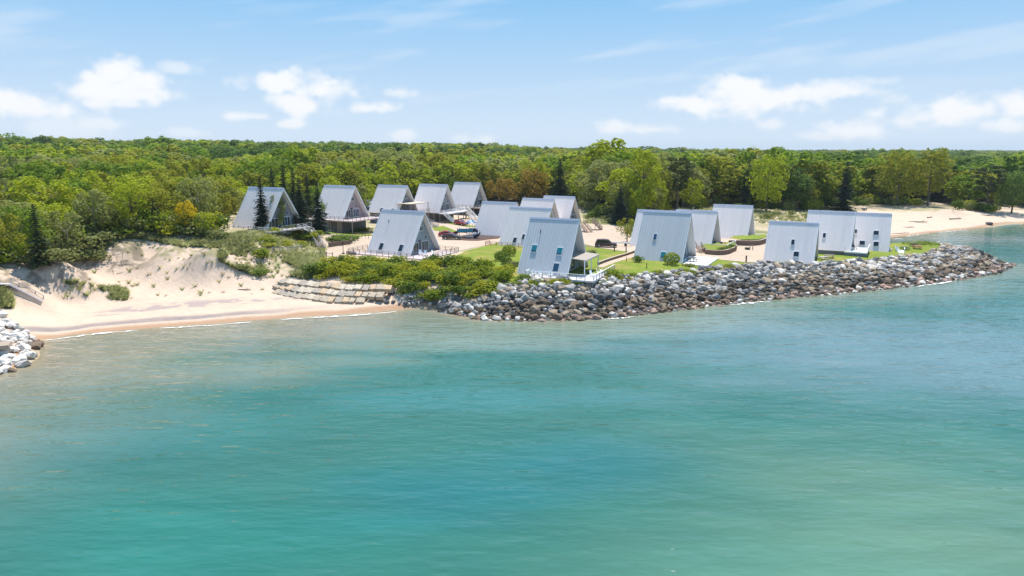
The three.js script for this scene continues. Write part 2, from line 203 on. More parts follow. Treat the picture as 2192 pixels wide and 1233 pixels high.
// ---------------------------------------------------------------- lake
{
  const S = 1024;
  const sb = (px, py) => un(px, py, 0);
  const spots = [ // suspended sand, clearer water, one painted pale blue sky reflection: place, reach, colour
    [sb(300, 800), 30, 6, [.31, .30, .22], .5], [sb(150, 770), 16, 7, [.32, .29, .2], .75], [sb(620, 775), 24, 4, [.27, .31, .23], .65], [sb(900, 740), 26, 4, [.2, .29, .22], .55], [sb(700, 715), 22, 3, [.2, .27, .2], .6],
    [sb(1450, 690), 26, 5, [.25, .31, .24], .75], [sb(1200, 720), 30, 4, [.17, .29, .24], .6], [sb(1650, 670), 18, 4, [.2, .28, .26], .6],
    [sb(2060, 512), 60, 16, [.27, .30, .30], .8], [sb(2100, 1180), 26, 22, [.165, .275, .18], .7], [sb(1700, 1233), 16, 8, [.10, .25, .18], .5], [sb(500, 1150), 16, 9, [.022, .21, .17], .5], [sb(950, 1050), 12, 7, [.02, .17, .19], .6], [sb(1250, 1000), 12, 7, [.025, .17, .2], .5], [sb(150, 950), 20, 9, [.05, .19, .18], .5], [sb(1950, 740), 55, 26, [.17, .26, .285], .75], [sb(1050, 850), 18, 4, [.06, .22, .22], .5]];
  const X0 = -150, X1 = 210, Z0 = -280, Z1 = 20;
  const map = tex(S, S, (u, v) => {
    const x = lerp(X0, X1, u), z = lerp(Z0, Z1, v), sd = -shoreDist(x, z); if (sd < -3) return [.2, .2, .15];
    const n = fbm(x * .035, z * .11, 4, 51), n2 = fbm(x * .12, z * .4, 3, 61);
    let c = [.032, .124, .096]; const mix = (k, d) => { c = c.map((q, m) => lerp(q, d[m], clamp(k))); };
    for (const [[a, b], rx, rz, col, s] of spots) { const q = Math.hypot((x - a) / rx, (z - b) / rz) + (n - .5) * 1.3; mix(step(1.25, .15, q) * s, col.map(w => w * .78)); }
    mix(step(lerp(36, 16, step(-30, 10, x)), 1, sd + (n - .5) * 15) * .85, [lerp(.23, .17, step(-30, 5, x)), .21, .155]);
    mix(step(3.4, .2, sd + (n2 - .5) * 2.5) * (x < 4 || z < -185 ? .8 : .35), [.30, .24, .155]);
    const m = .88 + .24 * n2; return c.map(q => q * m);
  });
  const wave = (n, oct, s) => (u, v) => tfbm(u, v, n, oct, s);
  const B = 1024, bumpT = tex(B, B, (u, v) => { // wind ripples: short crests running across the view
    const w1 = tfbm(u + .02 * tnoise(u, v, 8, 71), v, 1, 1, 71); let a = 0, w = 0;
    for (const [fx, fz, k, s] of [[9, 26, .5, 73], [21, 52, .32, 75], [38, 92, .2, 77], [80, 170, .1, 78]]) { const x = u * fx, y = v * fz, i = Math.floor(x), j = Math.floor(y), p = sm(x - i), q = sm(y - j), m = (t, n) => ((t % n) + n) % n; a += k * lerp(lerp(hash2(m(i, fx), m(j, fz), s), hash2(m(i + 1, fx), m(j, fz), s), p), lerp(hash2(m(i, fx), m(j + 1, fz), s), hash2(m(i + 1, fx), m(j + 1, fz), s), p), q); w += k; }
    return a / w + 0 * w1;
  }, false, 1);
  bumpT.wrapS = bumpT.wrapT = THREE.RepeatWrapping; bumpT.repeat.set(9.3, 9.3);
  // one sheet with a gentle chop
  const xs = [], zs = []; for (let x = -150; x <= 210; x += 1.2) xs.push(x); for (let z = -280; z <= 20; z += 1) zs.push(z);
  for (let g = 4, x = 210; x < 5000;) { x += g; g *= 1.5; xs.push(x); } for (let g = 4, x = -150; x > -900;) { x -= g; g *= 1.5; xs.unshift(x); } for (let g = 4, z = 20; z < 3000;) { z += g; g *= 1.5; zs.push(z); } zs.unshift(-330, -300);
  const pos = [], uv = [], idx = [], nx = xs.length;
  for (const z of zs) for (const x of xs) { const c = Math.cos(.35), s = Math.sin(.35), a = x * c + z * s, b = z * c - x * s; pos.push(x, (fbm(a * .12, b * .42, 3, 91) - .5) * .075 * step(0, 6, -shoreDistQ(x, z)), z); uv.push((x - X0) / (X1 - X0), (z - Z0) / (Z1 - Z0)); }
  for (let j = 0; j + 1 < zs.length; j++) for (let i = 0; i + 1 < nx; i++) { const a = j * nx + i; idx.push(a, a + nx, a + 1, a + 1, a + nx, a + nx + 1); }
  const g = new THREE.BufferGeometry(); g.setAttribute('position', new THREE.Float32BufferAttribute(pos, 3)); g.setAttribute('uv', new THREE.Float32BufferAttribute(uv, 2)); g.setIndex(idx); g.computeVertexNormals();
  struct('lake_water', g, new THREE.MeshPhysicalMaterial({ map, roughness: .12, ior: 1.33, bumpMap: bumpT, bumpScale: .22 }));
}
function shoreDistQ(x, z) { return (x < -160 || x > 220 || z > 30 || z < -290) ? -99 : shoreDist(x, z); }

// ---------------------------------------------------------------- sheets draped over the ground
function drape(name, poly, lift, material, cell = 1.1) {
  let x0 = 1e9, x1 = -1e9, z0 = 1e9, z1 = -1e9; for (const [x, z] of poly) { x0 = Math.min(x0, x); x1 = Math.max(x1, x); z0 = Math.min(z0, z); z1 = Math.max(z1, z); }
  const pos = [], uv = [], idx = [], cache = new Map();
  const vert = (x, z) => { const k = Math.round(x * 500) + '_' + Math.round(z * 500); if (!cache.has(k)) { cache.set(k, pos.length / 3); pos.push(x, T(x, z) + lift, z); uv.push(x, z); } return cache.get(k); };
  const cut = (p, ax, v, s) => { const o = []; for (let i = 0; i < p.length; i++) { const a = p[i], b = p[(i + 1) % p.length], ia = (a[ax] - v) * s >= 0, ib = (b[ax] - v) * s >= 0; if (ia) o.push(a); if (ia !== ib) { const t = (v - a[ax]) / (b[ax] - a[ax]); o.push([lerp(a[0], b[0], t), lerp(a[1], b[1], t)]); } } return o; };
  for (let x = x0; x < x1; x += cell) {
    const col = cut(cut(poly, 0, x, 1), 0, x + cell, -1); if (col.length < 3) continue;
    for (let z = z0; z < z1; z += cell) {
      const p = cut(cut(col, 1, z, 1), 1, z + cell, -1).filter((q, i, a) => { const b = a[(i + 1) % a.length]; return Math.hypot(q[0] - b[0], q[1] - b[1]) > 1e-3; });
      if (p.length < 3) continue;
      const v = p.map(q => new THREE.Vector2(q[0], q[1])), k = p.map(q => vert(q[0], q[1]));
      for (const f of THREE.ShapeUtils.triangulateShape(v, [])) { const [a, b, c] = f, s = (v[b].x - v[a].x) * (v[c].y - v[a].y) - (v[b].y - v[a].y) * (v[c].x - v[a].x); if (Math.abs(s) > 1e-6) s > 0 ? idx.push(k[a], k[c], k[b]) : idx.push(k[a], k[b], k[c]); }
    }
  }
  const g = new THREE.BufferGeometry(); g.setAttribute('position', new THREE.Float32BufferAttribute(pos, 3)); g.setAttribute('uv', new THREE.Float32BufferAttribute(uv, 2)); g.setIndex(idx); g.computeVertexNormals();
  return struct(name, g, material);
}
const px2 = (list) => list.map(([a, b]) => { const p = hit(a, b); return [p[0], p[2]]; });
const paveMat = new THREE.MeshStandardMaterial({ roughness: .9, map: tex(1024, 1024, (u, v) => { const n = tfbm(u, v, 6, 5, 11), m = tfbm(u, v, 64, 3, 17), crack = Math.abs(tfbm(u, v, 5, 4, 25) - .5) < .006 ? .75 : 1; const k = (.82 + .22 * n + .14 * (m - .5)) * crack; return [.50 * k, .375 * k, .28 * k]; }, true, 1 / 42) });
const lawnMat = new THREE.MeshStandardMaterial({ roughness: 1, map: tex(1024, 1024, (u, v) => { const n = tfbm(u, v, 5, 5, 12), m = tfbm(u, v, 90, 3, 18), d = step(.56, .72, tfbm(u, v, 9, 4, 28)); const k = .8 + .3 * n + .5 * (m - .5); return [lerp(.185, .28, d) * k, lerp(.235, .245, d) * k, lerp(.014, .045, d) * k]; }, true, 1 / 30), bumpMap: tex(256, 256, (u, v) => tfbm(u, v, 64, 2, 19), false, 1 / 3), bumpScale: .06 });
const mulchMat = new THREE.MeshStandardMaterial({ roughness: 1, map: tex(256, 256, (u, v) => { const k = .6 + .8 * tfbm(u, v, 40, 3, 33); return [.075 * k, .05 * k, .045 * k]; }, true, 1 / 4) });
const lot = px2([[690, 546], [702, 528], [760, 512], [800, 508], [898, 487], [900, 477], [985, 466], [1050, 466], [1160, 468], [1240, 478], [1290, 481], [1330, 482], [1345, 500], [1352, 512], [1420, 505], [1500, 500], [1560, 505], [1640, 500], [1660, 530], [1650, 563], [1590, 561], [1540, 556], [1490, 552], [1470, 548], [1440, 545], [1350, 540], [1285, 531], [1245, 522], [1200, 520], [1120, 515], [1075, 516], [985, 537], [940, 541], [800, 545], [740, 552]]);
drape('parking_lot', lot, .05, paveMat);
const lawns = [[[975, 549], [1000, 537], [1060, 522], [1085, 518], [1130, 520], [1130, 604], [1088, 608], [1076, 585], [1040, 570], [1000, 562], [975, 558]],
  [[1232, 540], [1248, 528], [1285, 532], [1320, 537], [1350, 541], [1390, 548], [1480, 566], [1527, 553], [1560, 560], [1605, 563], [1574, 570], [1500, 579], [1409, 588], [1318, 597], [1250, 604], [1180, 604], [1190, 580]],
  [[1652, 561], [1700, 555], [1760, 540], [1830, 535], [1905, 526], [1918, 517], [1990, 513], [2012, 516], [2046, 524], [2005, 536], [1951, 548], [1870, 557], [1789, 562], [1700, 563]],
  [[925, 487], [950, 484], [985, 498], [955, 497], [930, 494]], [[690, 500], [720, 494], [790, 500], [800, 504], [770, 506], [730, 502]], [[950, 478], [968, 476], [1015, 484], [1018, 487], [1000, 486]]];
lawns.forEach(l => drape('lawn', px2(l), .09, lawnMat));
drape('mulch_bed', px2([[975, 507], [1030, 499], [1075, 502], [1068, 511], [1025, 515], [985, 514]]), .13, mulchMat);
drape('garden_path', px2([[1278, 571], [1350, 545], [1366, 541], [1372, 546], [1330, 559], [1290, 574]]), .13, paveMat);

// ---------------------------------------------------------------- boulders
function boxUV(g, s = 1) { const p = g.attributes.position, n = g.attributes.normal, uv = new Float32Array(p.count * 2); for (let i = 0; i < p.count; i++) { const a = Math.abs(n.getX(i)), b = Math.abs(n.getY(i)), c = Math.abs(n.getZ(i)); const [u, v] = a > b && a > c ? [p.getZ(i), p.getY(i)] : b > c ? [p.getX(i), p.getZ(i)] : [p.getX(i), p.getY(i)]; uv[2 * i] = u * s; uv[2 * i + 1] = v * s; } g.setAttribute('uv', new THREE.BufferAttribute(uv, 2)); return g; }
function boulder(seed, n = 17, sharp = .25) { const r = rng(seed), pts = []; for (let k = 0; k < n; k++) { const y = 1 - 2 * (k + .5) / n, a = k * 2.39996 + r() * .9, q = Math.sqrt(1 - y * y), s = .5 * (1 - sharp * r()); const bx = (v, e) => Math.sign(v) * Math.abs(v) ** e; pts.push(new THREE.Vector3(bx(q * Math.cos(a), .8) * s, bx(y, .8) * s, bx(q * Math.sin(a), .8) * s)); } return boxUV(new ConvexGeometry(pts), 1); }
const boulderGeo = Array.from({ length: 9 }, (_, k) => boulder(100 + k, 12 + k % 5, .3));
const rockTex = tex(512, 512, (u, v) => { const a = tfbm(u, v, 5, 6, 43), b = tfbm(u, v, 24, 3, 47), k = .55 + .75 * a - .35 * step(.58, .7, b); return [k, k * .985, k * .96]; }, true, .7);
const rockBump = tex(256, 256, (u, v) => tfbm(u, v, 7, 5, 49), false, .7);
const rockMat = c => { const m = new THREE.MeshStandardMaterial({ map: rockTex, bumpMap: rockBump, bumpScale: .1, roughness: .9 }); m.color.setRGB(...c); return m; };
const rockCol = { pale: [.70, .645, .59], grey: [.42, .395, .375], slate: [.155, .15, .155], tan: [.39, .30, .215], brown: [.20, .14, .095], weed: [.095, .068, .045], pink: [.44, .29, .23], white: [.82, .78, .73] };
const rockMats = Object.fromEntries(Object.entries(rockCol).map(([k, c]) => [k, rockMat(c)]));
const stuffRock = new THREE.MeshStandardMaterial({ map: rockTex, bumpMap: rockBump, bumpScale: .1, roughness: .9, vertexColors: true });
function polyAt(pts, t) { let L = 0; const l = []; for (let k = 0; k + 1 < pts.length; k++) L += (l[k] = Math.hypot(pts[k + 1][0] - pts[k][0], pts[k + 1][1] - pts[k][1])); let d = t * L; for (let k = 0; k < l.length; k++) { if (d <= l[k] || k === l.length - 1) { const q = d / l[k]; return [lerp(pts[k][0], pts[k + 1][0], q), lerp(pts[k][1], pts[k + 1][1], q)]; } d -= l[k]; } }
function pile(root, list) { // the 300 boulders that show largest are parts, the others one part
  list.sort((a, b) => b.size / Math.hypot(b.p[0], b.p[2]) - a.size / Math.hypot(a.p[0], a.p[2]));
  const rest = [];
  list.forEach((q, k) => {
    const m = new THREE.Matrix4().compose(new THREE.Vector3(...q.p), new THREE.Quaternion().setFromEuler(new THREE.Euler(...q.turn)), new THREE.Vector3(...q.scale));
    if (k < 300) { const b = mesh('boulder', boulderGeo[q.kind], rockMats[q.col], root); b.applyMatrix4(m); }
    else { const g = boulderGeo[q.kind].clone().applyMatrix4(m); boxUV(g, 1); const c = rockCol[q.col], n = g.attributes.position.count, a = new Float32Array(n * 3); for (let i = 0; i < n; i++) a.set(c, 3 * i); g.setAttribute('color', new THREE.BufferAttribute(a, 3)); rest.push(g); }
  });
  if (rest.length) { const m = mesh('smaller_boulders', mergeGeometries(rest), stuffRock, root); m.userData.kind = 'stuff'; }
}
{
  const root = thing('rock_revetment', 'long sloping bank of grey and tan boulders between the lawns and the lake', 'revetment');
  const list = [], r = rng(11), rows = 15, n = 150;
  for (let i = 0; i < n; i++) for (let j = 0; j < rows; j++) {
    const t = clamp((i + .5 + (r() - .5) * .8 + (j % 2) * .5) / n), s = clamp((j + (r() - .5) * .7) / (rows - 1), -.03, 1.02);
    const a = polyAt(toe, t), b = polyAt(crest, t), x = lerp(a[0], b[0], s), z = lerp(a[1], b[1], s), y = Math.max(-.15, T(x, z));
    const size = (.62 + 1.15 * r() ** 3 + .25 * r()) * (s < .12 ? .9 : 1.02), u = r(), far = t > .45;
    const col = s < .1 ? (u < .45 ? 'pink' : u < .8 ? 'brown' : 'pale') : s < .38 ? (u < .27 ? 'weed' : u < .6 ? 'brown' : u < .74 ? 'slate' : u < .88 ? 'tan' : 'grey') : s < .62 ? (u < .3 ? 'grey' : u < (far ? .7 : .45) ? 'tan' : u < .72 ? 'slate' : u < .85 ? 'pale' : 'brown') : (u < .36 ? 'grey' : u < .6 ? 'pale' : u < (far ? .75 : .84) ? 'slate' : 'tan');
    const sc = [size * (1.15 + .5 * r()), size * (.72 + .3 * r()), size * (.95 + .35 * r())];
    list.push({ p: [x, y + sc[1] * .12, z], scale: sc, turn: [(r() - .5) * .7, r() * 6.28, (r() - .5) * .7], kind: Math.floor(r() * 9), col, size });
  }
  pile(root, list);
}
{ // toppled rocks between the stone steps and the revetment
  const root = thing('rock_heap', 'loose heap of dark grey boulders at the foot of the shrubs, beside the sand', 'boulders'), list = [], r = rng(12);
  for (let k = 0; k < 70; k++) { const px = 815 + 190 * r(), lo = lerp(648, 668, (px - 815) / 190), p = hit(px, lo - r() * 26), size = .8 + .8 * r() * r(), u = r(); list.push({ p: [p[0], p[1] + .2, p[2]], scale: [size * 1.2, size * .85, size], turn: [r(), r() * 6, r()], kind: Math.floor(r() * 9), col: u < .4 ? 'slate' : u < .6 ? 'grey' : u < .8 ? 'tan' : 'pale', size }); }
  pile(root, list);
}
{ // white limestone at the left edge
  const root = thing('limestone_heap', 'heap of big white limestone blocks where the sand meets the lake', 'boulders'), list = [], r = rng(13);
  const poly = px2([[-130, 660], [0, 668], [40, 695], [94, 736], [80, 758], [46, 792], [-10, 808], [-140, 850]]);
  let x0 = Math.min(...poly.map(p => p[0])), x1 = Math.max(...poly.map(p => p[0])), z0 = Math.min(...poly.map(p => p[1])), z1 = Math.max(...poly.map(p => p[1]));
  for (let x = x0; x < x1; x += 1.25) for (let z = z0; z < z1; z += 1.15) { const a = x + (r() - .5) * .8, b = z + (r() - .5) * .8, f = [r(), r(), r(), r(), r(), r()]; if (!inPoly(poly, a, b)) continue; const size = .9 + .9 * f[0] * f[0], y = T(a, b); list.push({ p: [a, Math.max(-.1, y) + .25, b], scale: [size * 1.5, size * .8, size * 1.1], turn: [(f[1] - .5) * .8, f[2] * 6.28, (f[3] - .5) * .8], kind: Math.floor(f[4] * 9), col: y < .25 && f[5] < .6 ? 'brown' : f[5] < .85 ? 'white' : 'pale', size }); }
  pile(root, list);
  const s = thing('concrete_slab', 'square weathered concrete slab lying on the white limestone heap', 'slab', hit(-8, 738, 1.3).map((v, k) => k === 1 ? v + 1.15 : v), .5);
  mesh('slab', new RoundedBoxGeometry(2.8, .45, 2.4, 2, .05), std(.36, .28, .21, .9), s);
}
{ // three stepped courses of sawn stone
  const root = thing('stone_terrace', 'three curved steps of sawn tan stone blocks below the shrubs', 'stone terrace'), r = rng(14);
  const rows = [[[586, 628, 1.35], [640, 638, 1.2], [700, 646, 1.1], [790, 648, 1.1]], [[588, 615, 2.0], [650, 625, 1.95], [740, 633, 1.9], [828, 636, 1.9]], [[598, 605, 2.75], [660, 611, 2.75], [740, 618, 2.75], [835, 620, 2.75]]];
  const mats = [[.66, .56, .44], [.54, .44, .33], [.64, .47, .31], [.46, .39, .32]].map(rockMat), geos = [1.05, 1.25, 1.45].map(w => boxUV(new RoundedBoxGeometry(w, .7, 1.6, 1, .09), .6));
  for (const row of rows) {
    const pts = row.map(p => un(...p)), L = pts.slice(1).reduce((s, p, k) => s + Math.hypot(p[0] - pts[k][0], p[1] - pts[k][1]), 0); let d = 0;
    while (d < L - 1) { const k = Math.floor(r() * 3), w = [1.05, 1.25, 1.45][k], a = polyAt(pts, d / L), b = polyAt(pts, Math.min(1, (d + w) / L)), e = lerp(row[0][2], row[3][2], d / L); const m = mesh('block', geos[k], mats[Math.floor(r() * 4)], root); m.position.set((a[0] + b[0]) / 2, e - .02 + (r() - .5) * .16, (a[1] + b[1]) / 2 - .7 + (r() - .5) * .35); m.rotation.set(.36 + (r() - .5) * .16, -Math.atan2(b[1] - a[1], b[0] - a[0]) + (r() - .5) * .22, (r() - .5) * .14); d += w + .07 + .1 * r(); }
  }
}

// ---------------------------------------------------------------- A-frame houses
const M = {
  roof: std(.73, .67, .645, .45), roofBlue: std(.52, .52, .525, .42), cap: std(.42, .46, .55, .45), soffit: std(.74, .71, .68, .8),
  white: std(.80, .80, .80, .5), frame: std(.78, .79, .82, .5), wood: std(.30, .24, .20, .85), greyWood: std(.40, .37, .36, .85), redWood: std(.33, .15, .08, .75), deckPale: std(.66, .62, .63, .8), pink: std(.52, .42, .42, .8), dark: std(.035, .037, .042, .8), plinth: std(.17, .19, .21, .85), darkWall: std(.10, .105, .115, .85), black: std(.02, .02, .022, .5),
  glass: new THREE.MeshPhysicalMaterial({ color: new THREE.Color().setRGB(.02, .028, .036), roughness: .06, ior: 1.5 }), glassTeal: new THREE.MeshPhysicalMaterial({ color: new THREE.Color().setRGB(.02, .19, .22), roughness: .08 }), glassBlue: new THREE.MeshPhysicalMaterial({ color: new THREE.Color().setRGB(.03, .07, .12), roughness: .06 }),
};
{ // sheet metal: every strip a little different, faint run-off streaks and dull patches
  const t = tex(512, 512, (u, v) => { const k = Math.floor(u * 21), w = .95 + .06 * hash2(k, 3, 7) + .05 * (hash2(k, Math.floor(v * 3 + hash2(k, 1, 2)), 9) - .5), st = .965 + .05 * noise(u * 120, v * 3, 15), pt = .95 + .09 * fbm(u * 5, v * 5, 4, 16); const q = w * st * pt; return [q, q, q * .995]; });
  M.roof.map = t; M.roofBlue.map = t; M.roof.color.setRGB(.83, .745, .71); M.roofBlue.color.setRGB(.60, .585, .585);
}
const shingle = (c) => { const t = tex(256, 256, (u, v) => { const row = Math.floor(v * 16), x = u * 20 + (row % 2) * .5, k = .78 + .34 * hash2(Math.floor(x), row, 3), e = (v * 16 % 1) < .14 || (x % 1) < .07 ? .62 : 1; return c.map(q => q * k * e); }, true, .32); return new THREE.MeshStandardMaterial({ map: t, roughness: .9 }); };
M.gable = shingle([.30, .305, .33]); M.gableBlue = shingle([.27, .33, .37]); M.gableWarm = shingle([.37, .31, .32]);
function triWall(w, h, x, t) { const s = new THREE.Shape([new THREE.Vector2(-w, 0), new THREE.Vector2(w, 0), new THREE.Vector2(0, h)]); return new THREE.ExtrudeGeometry(s, { depth: t, bevelEnabled: false }).rotateY(-Math.PI / 2).translate(x + t / 2, 0, 0); }
function house(key, name, label, opt = {}) {
  const [X, Z, Y, yaw, sl, sw] = HOUSES[key], L = HL * sl, W = HW * sw / 2, H = HH * sw, S = Math.hypot(W, H), phi = Math.atan2(W, H), th = .22;
  const o = thing(name, label, 'house', [X, Y, Z], -yaw, 'A-frame cottages'), roofM = opt.blue ? M.roofBlue : M.roof, gabM = opt.gable ?? M.gable;
  o.userData.dims = undefined; delete o.userData.dims;
  const onRoof = (u, v, lift, side = 1) => { const nx = (u - .5) * L, y = v * H, z = side * (1 - v) * W; return [nx, y + lift * W / S, z + side * lift * H / S]; };
  for (const side of [1, -1]) {
    const g = new THREE.BoxGeometry(L, S, th).translate(0, 0, -th / 2 * side).rotateX(-side * phi).translate(0, H / 2, side * W / 2);
    const p = mesh('roof', g, roofM, o);
    const ribs = []; for (let x = -L / 2 + .2; x < L / 2 - .1; x += .5) ribs.push(new THREE.BoxGeometry(.055, S - .1, .1).translate(x, 0, side * .03).rotateX(-side * phi).translate(0, H / 2, side * W / 2));
    const s = mesh('standing_seams', mergeGeometries(ribs), roofM, p); s.userData.kind = 'stuff';
    for (const e of [1, -1]) mesh('rake_trim', new THREE.BoxGeometry(.09, S + .04, th + .08).translate(e * (L / 2 + .03), 0, -th / 2 * side).rotateX(-side * phi).translate(0, H / 2, side * W / 2), M.white, p);
    // white lining under the overhang at the gable ends
    for (const e of [1, -1]) mesh('soffit', new THREE.BoxGeometry(1.5, S - .5, .03).translate(e * (L / 2 - .8), -.1, -side * (th + .03)).rotateX(-side * phi).translate(0, H / 2, side * W / 2), M.soffit, p);
  }
  mesh('ridge_cap', mergeGeometries([new THREE.BoxGeometry(L + .1, .42, .05).rotateX(-phi).translate(0, H - .12, .16), new THREE.BoxGeometry(L + .1, .42, .05).rotateX(phi).translate(0, H - .12, -.16)]), M.cap, o);  // darker blue than the roof: the ridge shadow line put into its colour
  const rec = opt.rec ?? 1.25, gw = W - .3, gh = H - .46, gx = L / 2 - rec;
  const wall = mesh('gable_wall', triWall(gw, gh, gx, .16), gabM, o);
  mesh('gable_wall', triWall(gw, gh, -gx, .16), gabM, o);
  const win = (nm, z, y, w, h, panes, blind) => { // a window or glazed door on the gable that shows
    const f = mesh(nm, box(gx + .07, gx + .17, y, y + h, z - w / 2, z + w / 2), M.frame, o), pw = (w - .1 * (panes + 1)) / panes;
    for (let k = 0; k < panes; k++) { const a = z - w / 2 + .1 + k * (pw + .1); mesh('pane', box(gx + .16, gx + .185, y + .1, y + h - .1, a, a + pw), blind && k === 1 ? M.glassBlue : M.glass, f); }
  };
  win('window', opt.wz ?? 0, H * .52, 1.25, 1.15, 2);
  if (!opt.plain) { win('glass_door', W * .36, .15, 1.9, 2.1, 2); win('glass_door', -W * .22, .15, 2.3, 2.2, opt.doors ?? 3, true); mesh('wall_panel', box(gx + .07, gx + .13, .1, 2.7, W * .02, W * .18), opt.blue ? M.gableBlue : M.darkWall, o); mesh('wall_lamp', box(gx + .08, gx + .3, 2.95, 3.2, -W * .3, -W * .25), M.black, o); }
  for (const [u, v, w, h, m] of opt.sky ?? []) {
    const s = mesh('skylight', new RoundedBoxGeometry(w + .16, h + .16, .2, 1, .03).rotateX(-phi).translate(...onRoof(u, v, .08)), M.frame, o);
    mesh('pane', new THREE.BoxGeometry(w, h * (m === 'teal' ? .78 : 1), .06).translate(0, m === 'teal' ? h * .1 : 0, 0).rotateX(-phi).translate(...onRoof(u, v, .17)), m === 'teal' ? M.glassTeal : m === 'blue' ? M.glassBlue : M.glass, s);
    if (m === 'teal') mesh('sill', new THREE.BoxGeometry(w, h * .2, .05).translate(0, -h * .4, 0).rotateX(-phi).translate(...onRoof(u, v, .17)), M.glassBlue, s);
  }
  for (const [u, v] of opt.vent ?? []) { const [a, b, c] = onRoof(u, v, 0); mesh('vent_pipe', rod([a, b, c], [a, b + .75, c + .1], .07), M.dark, o); }
  if (opt.base) { // lower storey or plinth under the floor
    const b = opt.base; mesh('lower_wall', box(-L / 2 + .3, L / 2 - 1.2, -b, -.16, -W + .25, W - .25), opt.baseM ?? M.darkWall, o); mesh('floor_slab', box(-L / 2, L / 2 + .2, -.16, -.01, -W - .2, W + .2), M.greyWood, o);
    if (opt.garage) { const g = mesh('garage_door', box(-L * .3, L * .02, -b, -.55, W - .27, W - .2), M.plinth, o); for (let k = 1; k < 4; k++) mesh('door_panel', box(-L * .29, L * .01, -b + (k - 1) * (b - .55) / 4 + .1, -b + k * (b - .55) / 4, W - .21, W - .18), M.plinth, g); for (const x of [-L * .42, L * .12, L * .34]) mesh('stilt', box(x - .1, x + .1, -b - .3, -.16, W + .0, W + .2), M.wood, o); }
  } else mesh('footing', box(-L / 2 + .2, L / 2 - 1, -.6, .02, -W + .25, W - .25), M.plinth, o);
  o.userData.frame = undefined; delete o.userData.frame;
  return { o, L, W, H, gx, toWorld: (x, y, z) => { o.updateMatrixWorld(true); return new THREE.Vector3(x, y, z).applyMatrix4(o.matrixWorld).toArray(); } };
}
const hs = {};
hs.a = house('a', 'a_frame_house', 'white metal A-frame on the dune top behind a dark spruce', { sky: [[.71, .13, .85, 1.5]], wz: -.6 });
hs.b = house('b', 'a_frame_house', 'raised A-frame with brownish gable beside the three tall spruces, brown deck in front', { gable: M.gableWarm, base: 3.6, garage: true, sky: [[.42, .1, .8, 1.3]] });
hs.c = house('c', 'a_frame_house', 'raised A-frame with a flat awning over its gable door', { base: 3.1, garage: true, sky: [[.42, .1, .8, 1.2], [.8, .12, .9, .7]] });
hs.d = house('d', 'a_frame_house', 'raised A-frame from whose deck a white footbridge leads off', { base: 2.8, doors: 2, garage: true });
hs.e = house('e', 'a_frame_house', 'raised A-frame at the end of the white footbridge, next to the brownish trees', { base: 2.5, doors: 2, garage: true });
hs.f = house('f', 'a_frame_house', 'pale A-frame with two skylights low on its roof, railed deck above the shrubs', { gable: M.gableBlue, sky: [[.30, .15, .95, 1.5], [.76, .15, .95, 1.5]], vent: [[.28, .69]], rec: 1.1 });
hs.g = house('g', 'a_frame_house', 'blue-grey A-frame with three skylights and a porch, directly above the boulders', { blue: true, gable: M.gableBlue, rec: 1.6, sky: [[.235, .445, 1.0, 1.35, 'teal'], [.755, .425, 1.0, 1.35, 'teal'], [.755, .145, 1.0, 1.55, 'blue']], vent: [[.29, .715]] });
hs.h = house('h', 'a_frame_house', 'plain windowless white roof A-frame behind the playground', { plain: true });
hs.i = house('i', 'a_frame_house', 'white roof A-frame with two small skylights, red-brown deck and round shrubs in front', { plain: true, sky: [[.36, .145, .85, 1.3], [.54, .24, .6, 1.3]] });
hs.j = house('j', 'a_frame_house', 'A-frame of which only roof shows, wedged between two roofs behind the lot', {});
hs.k = house('k', 'a_frame_house', 'A-frame beside the twin brown timber stairs and dry dune', {});
hs.l = house('l', 'a_frame_house', 'blue-grey A-frame with two skylights behind a clipped round bush', { blue: true, gable: M.gableBlue, rec: 1.5, sky: [[.36, .475, .6, 1.3, 'blue'], [.60, .13, .95, 1.35, 'teal']] });
hs.m = house('m', 'a_frame_house', 'A-frame with a white walled deck above a curved brown retaining wall', { rec: 1.6 });
hs.n = house('n', 'a_frame_house', 'A-frame with white plastic chairs outside its gable, by the sandy dune', { rec: 1.4 });
hs.o = house('o', 'a_frame_house', 'white A-frame with two small windows in its roof, standing right behind the boulder crest', { rec: 1.3, sky: [[.54, .5, .6, 1.2], [.64, .22, 1.0, 1.1]] });
hs.p = house('p', 'a_frame_house', 'A-frame on a dark grey plinth with one small roof window', { rec: 1.3, base: 1.2, baseM: M.plinth, sky: [[.42, .36, .55, 1.1]] });
hs.q = house('q', 'a_frame_house', 'A-frame at the end of the point with four square roof windows', { rec: 1.0, sky: [[.28, .49, 1.0, 1.0], [.72, .475, 1.05, 1.05], [.46, .2, 1.1, 1.0], [.74, .19, 1.05, 1.1]] });
hs.r = house('r', 'a_frame_house', 'A-frame almost hidden behind the blue-grey one with the clipped bush, only a roof edge showing', { plain: true });
{ // low grey building between two raised cottages
  const p = at(790, 445, 6), o = thing('garage_building', 'low grey roofed building glimpsed between two raised A-frames', 'garage', [p[0] + 1, 5, -238], -.5);
  mesh('wall', box(-5, 5, 0, 2.4, -3, 3), M.plinth, o);
  for (const s of [1, -1]) mesh('roof', new THREE.BoxGeometry(10.6, 4.2, .15).rotateX(-s * .95).translate(0, 3.5, s * 1.65), std(.34, .36, .42, .7), o);
}

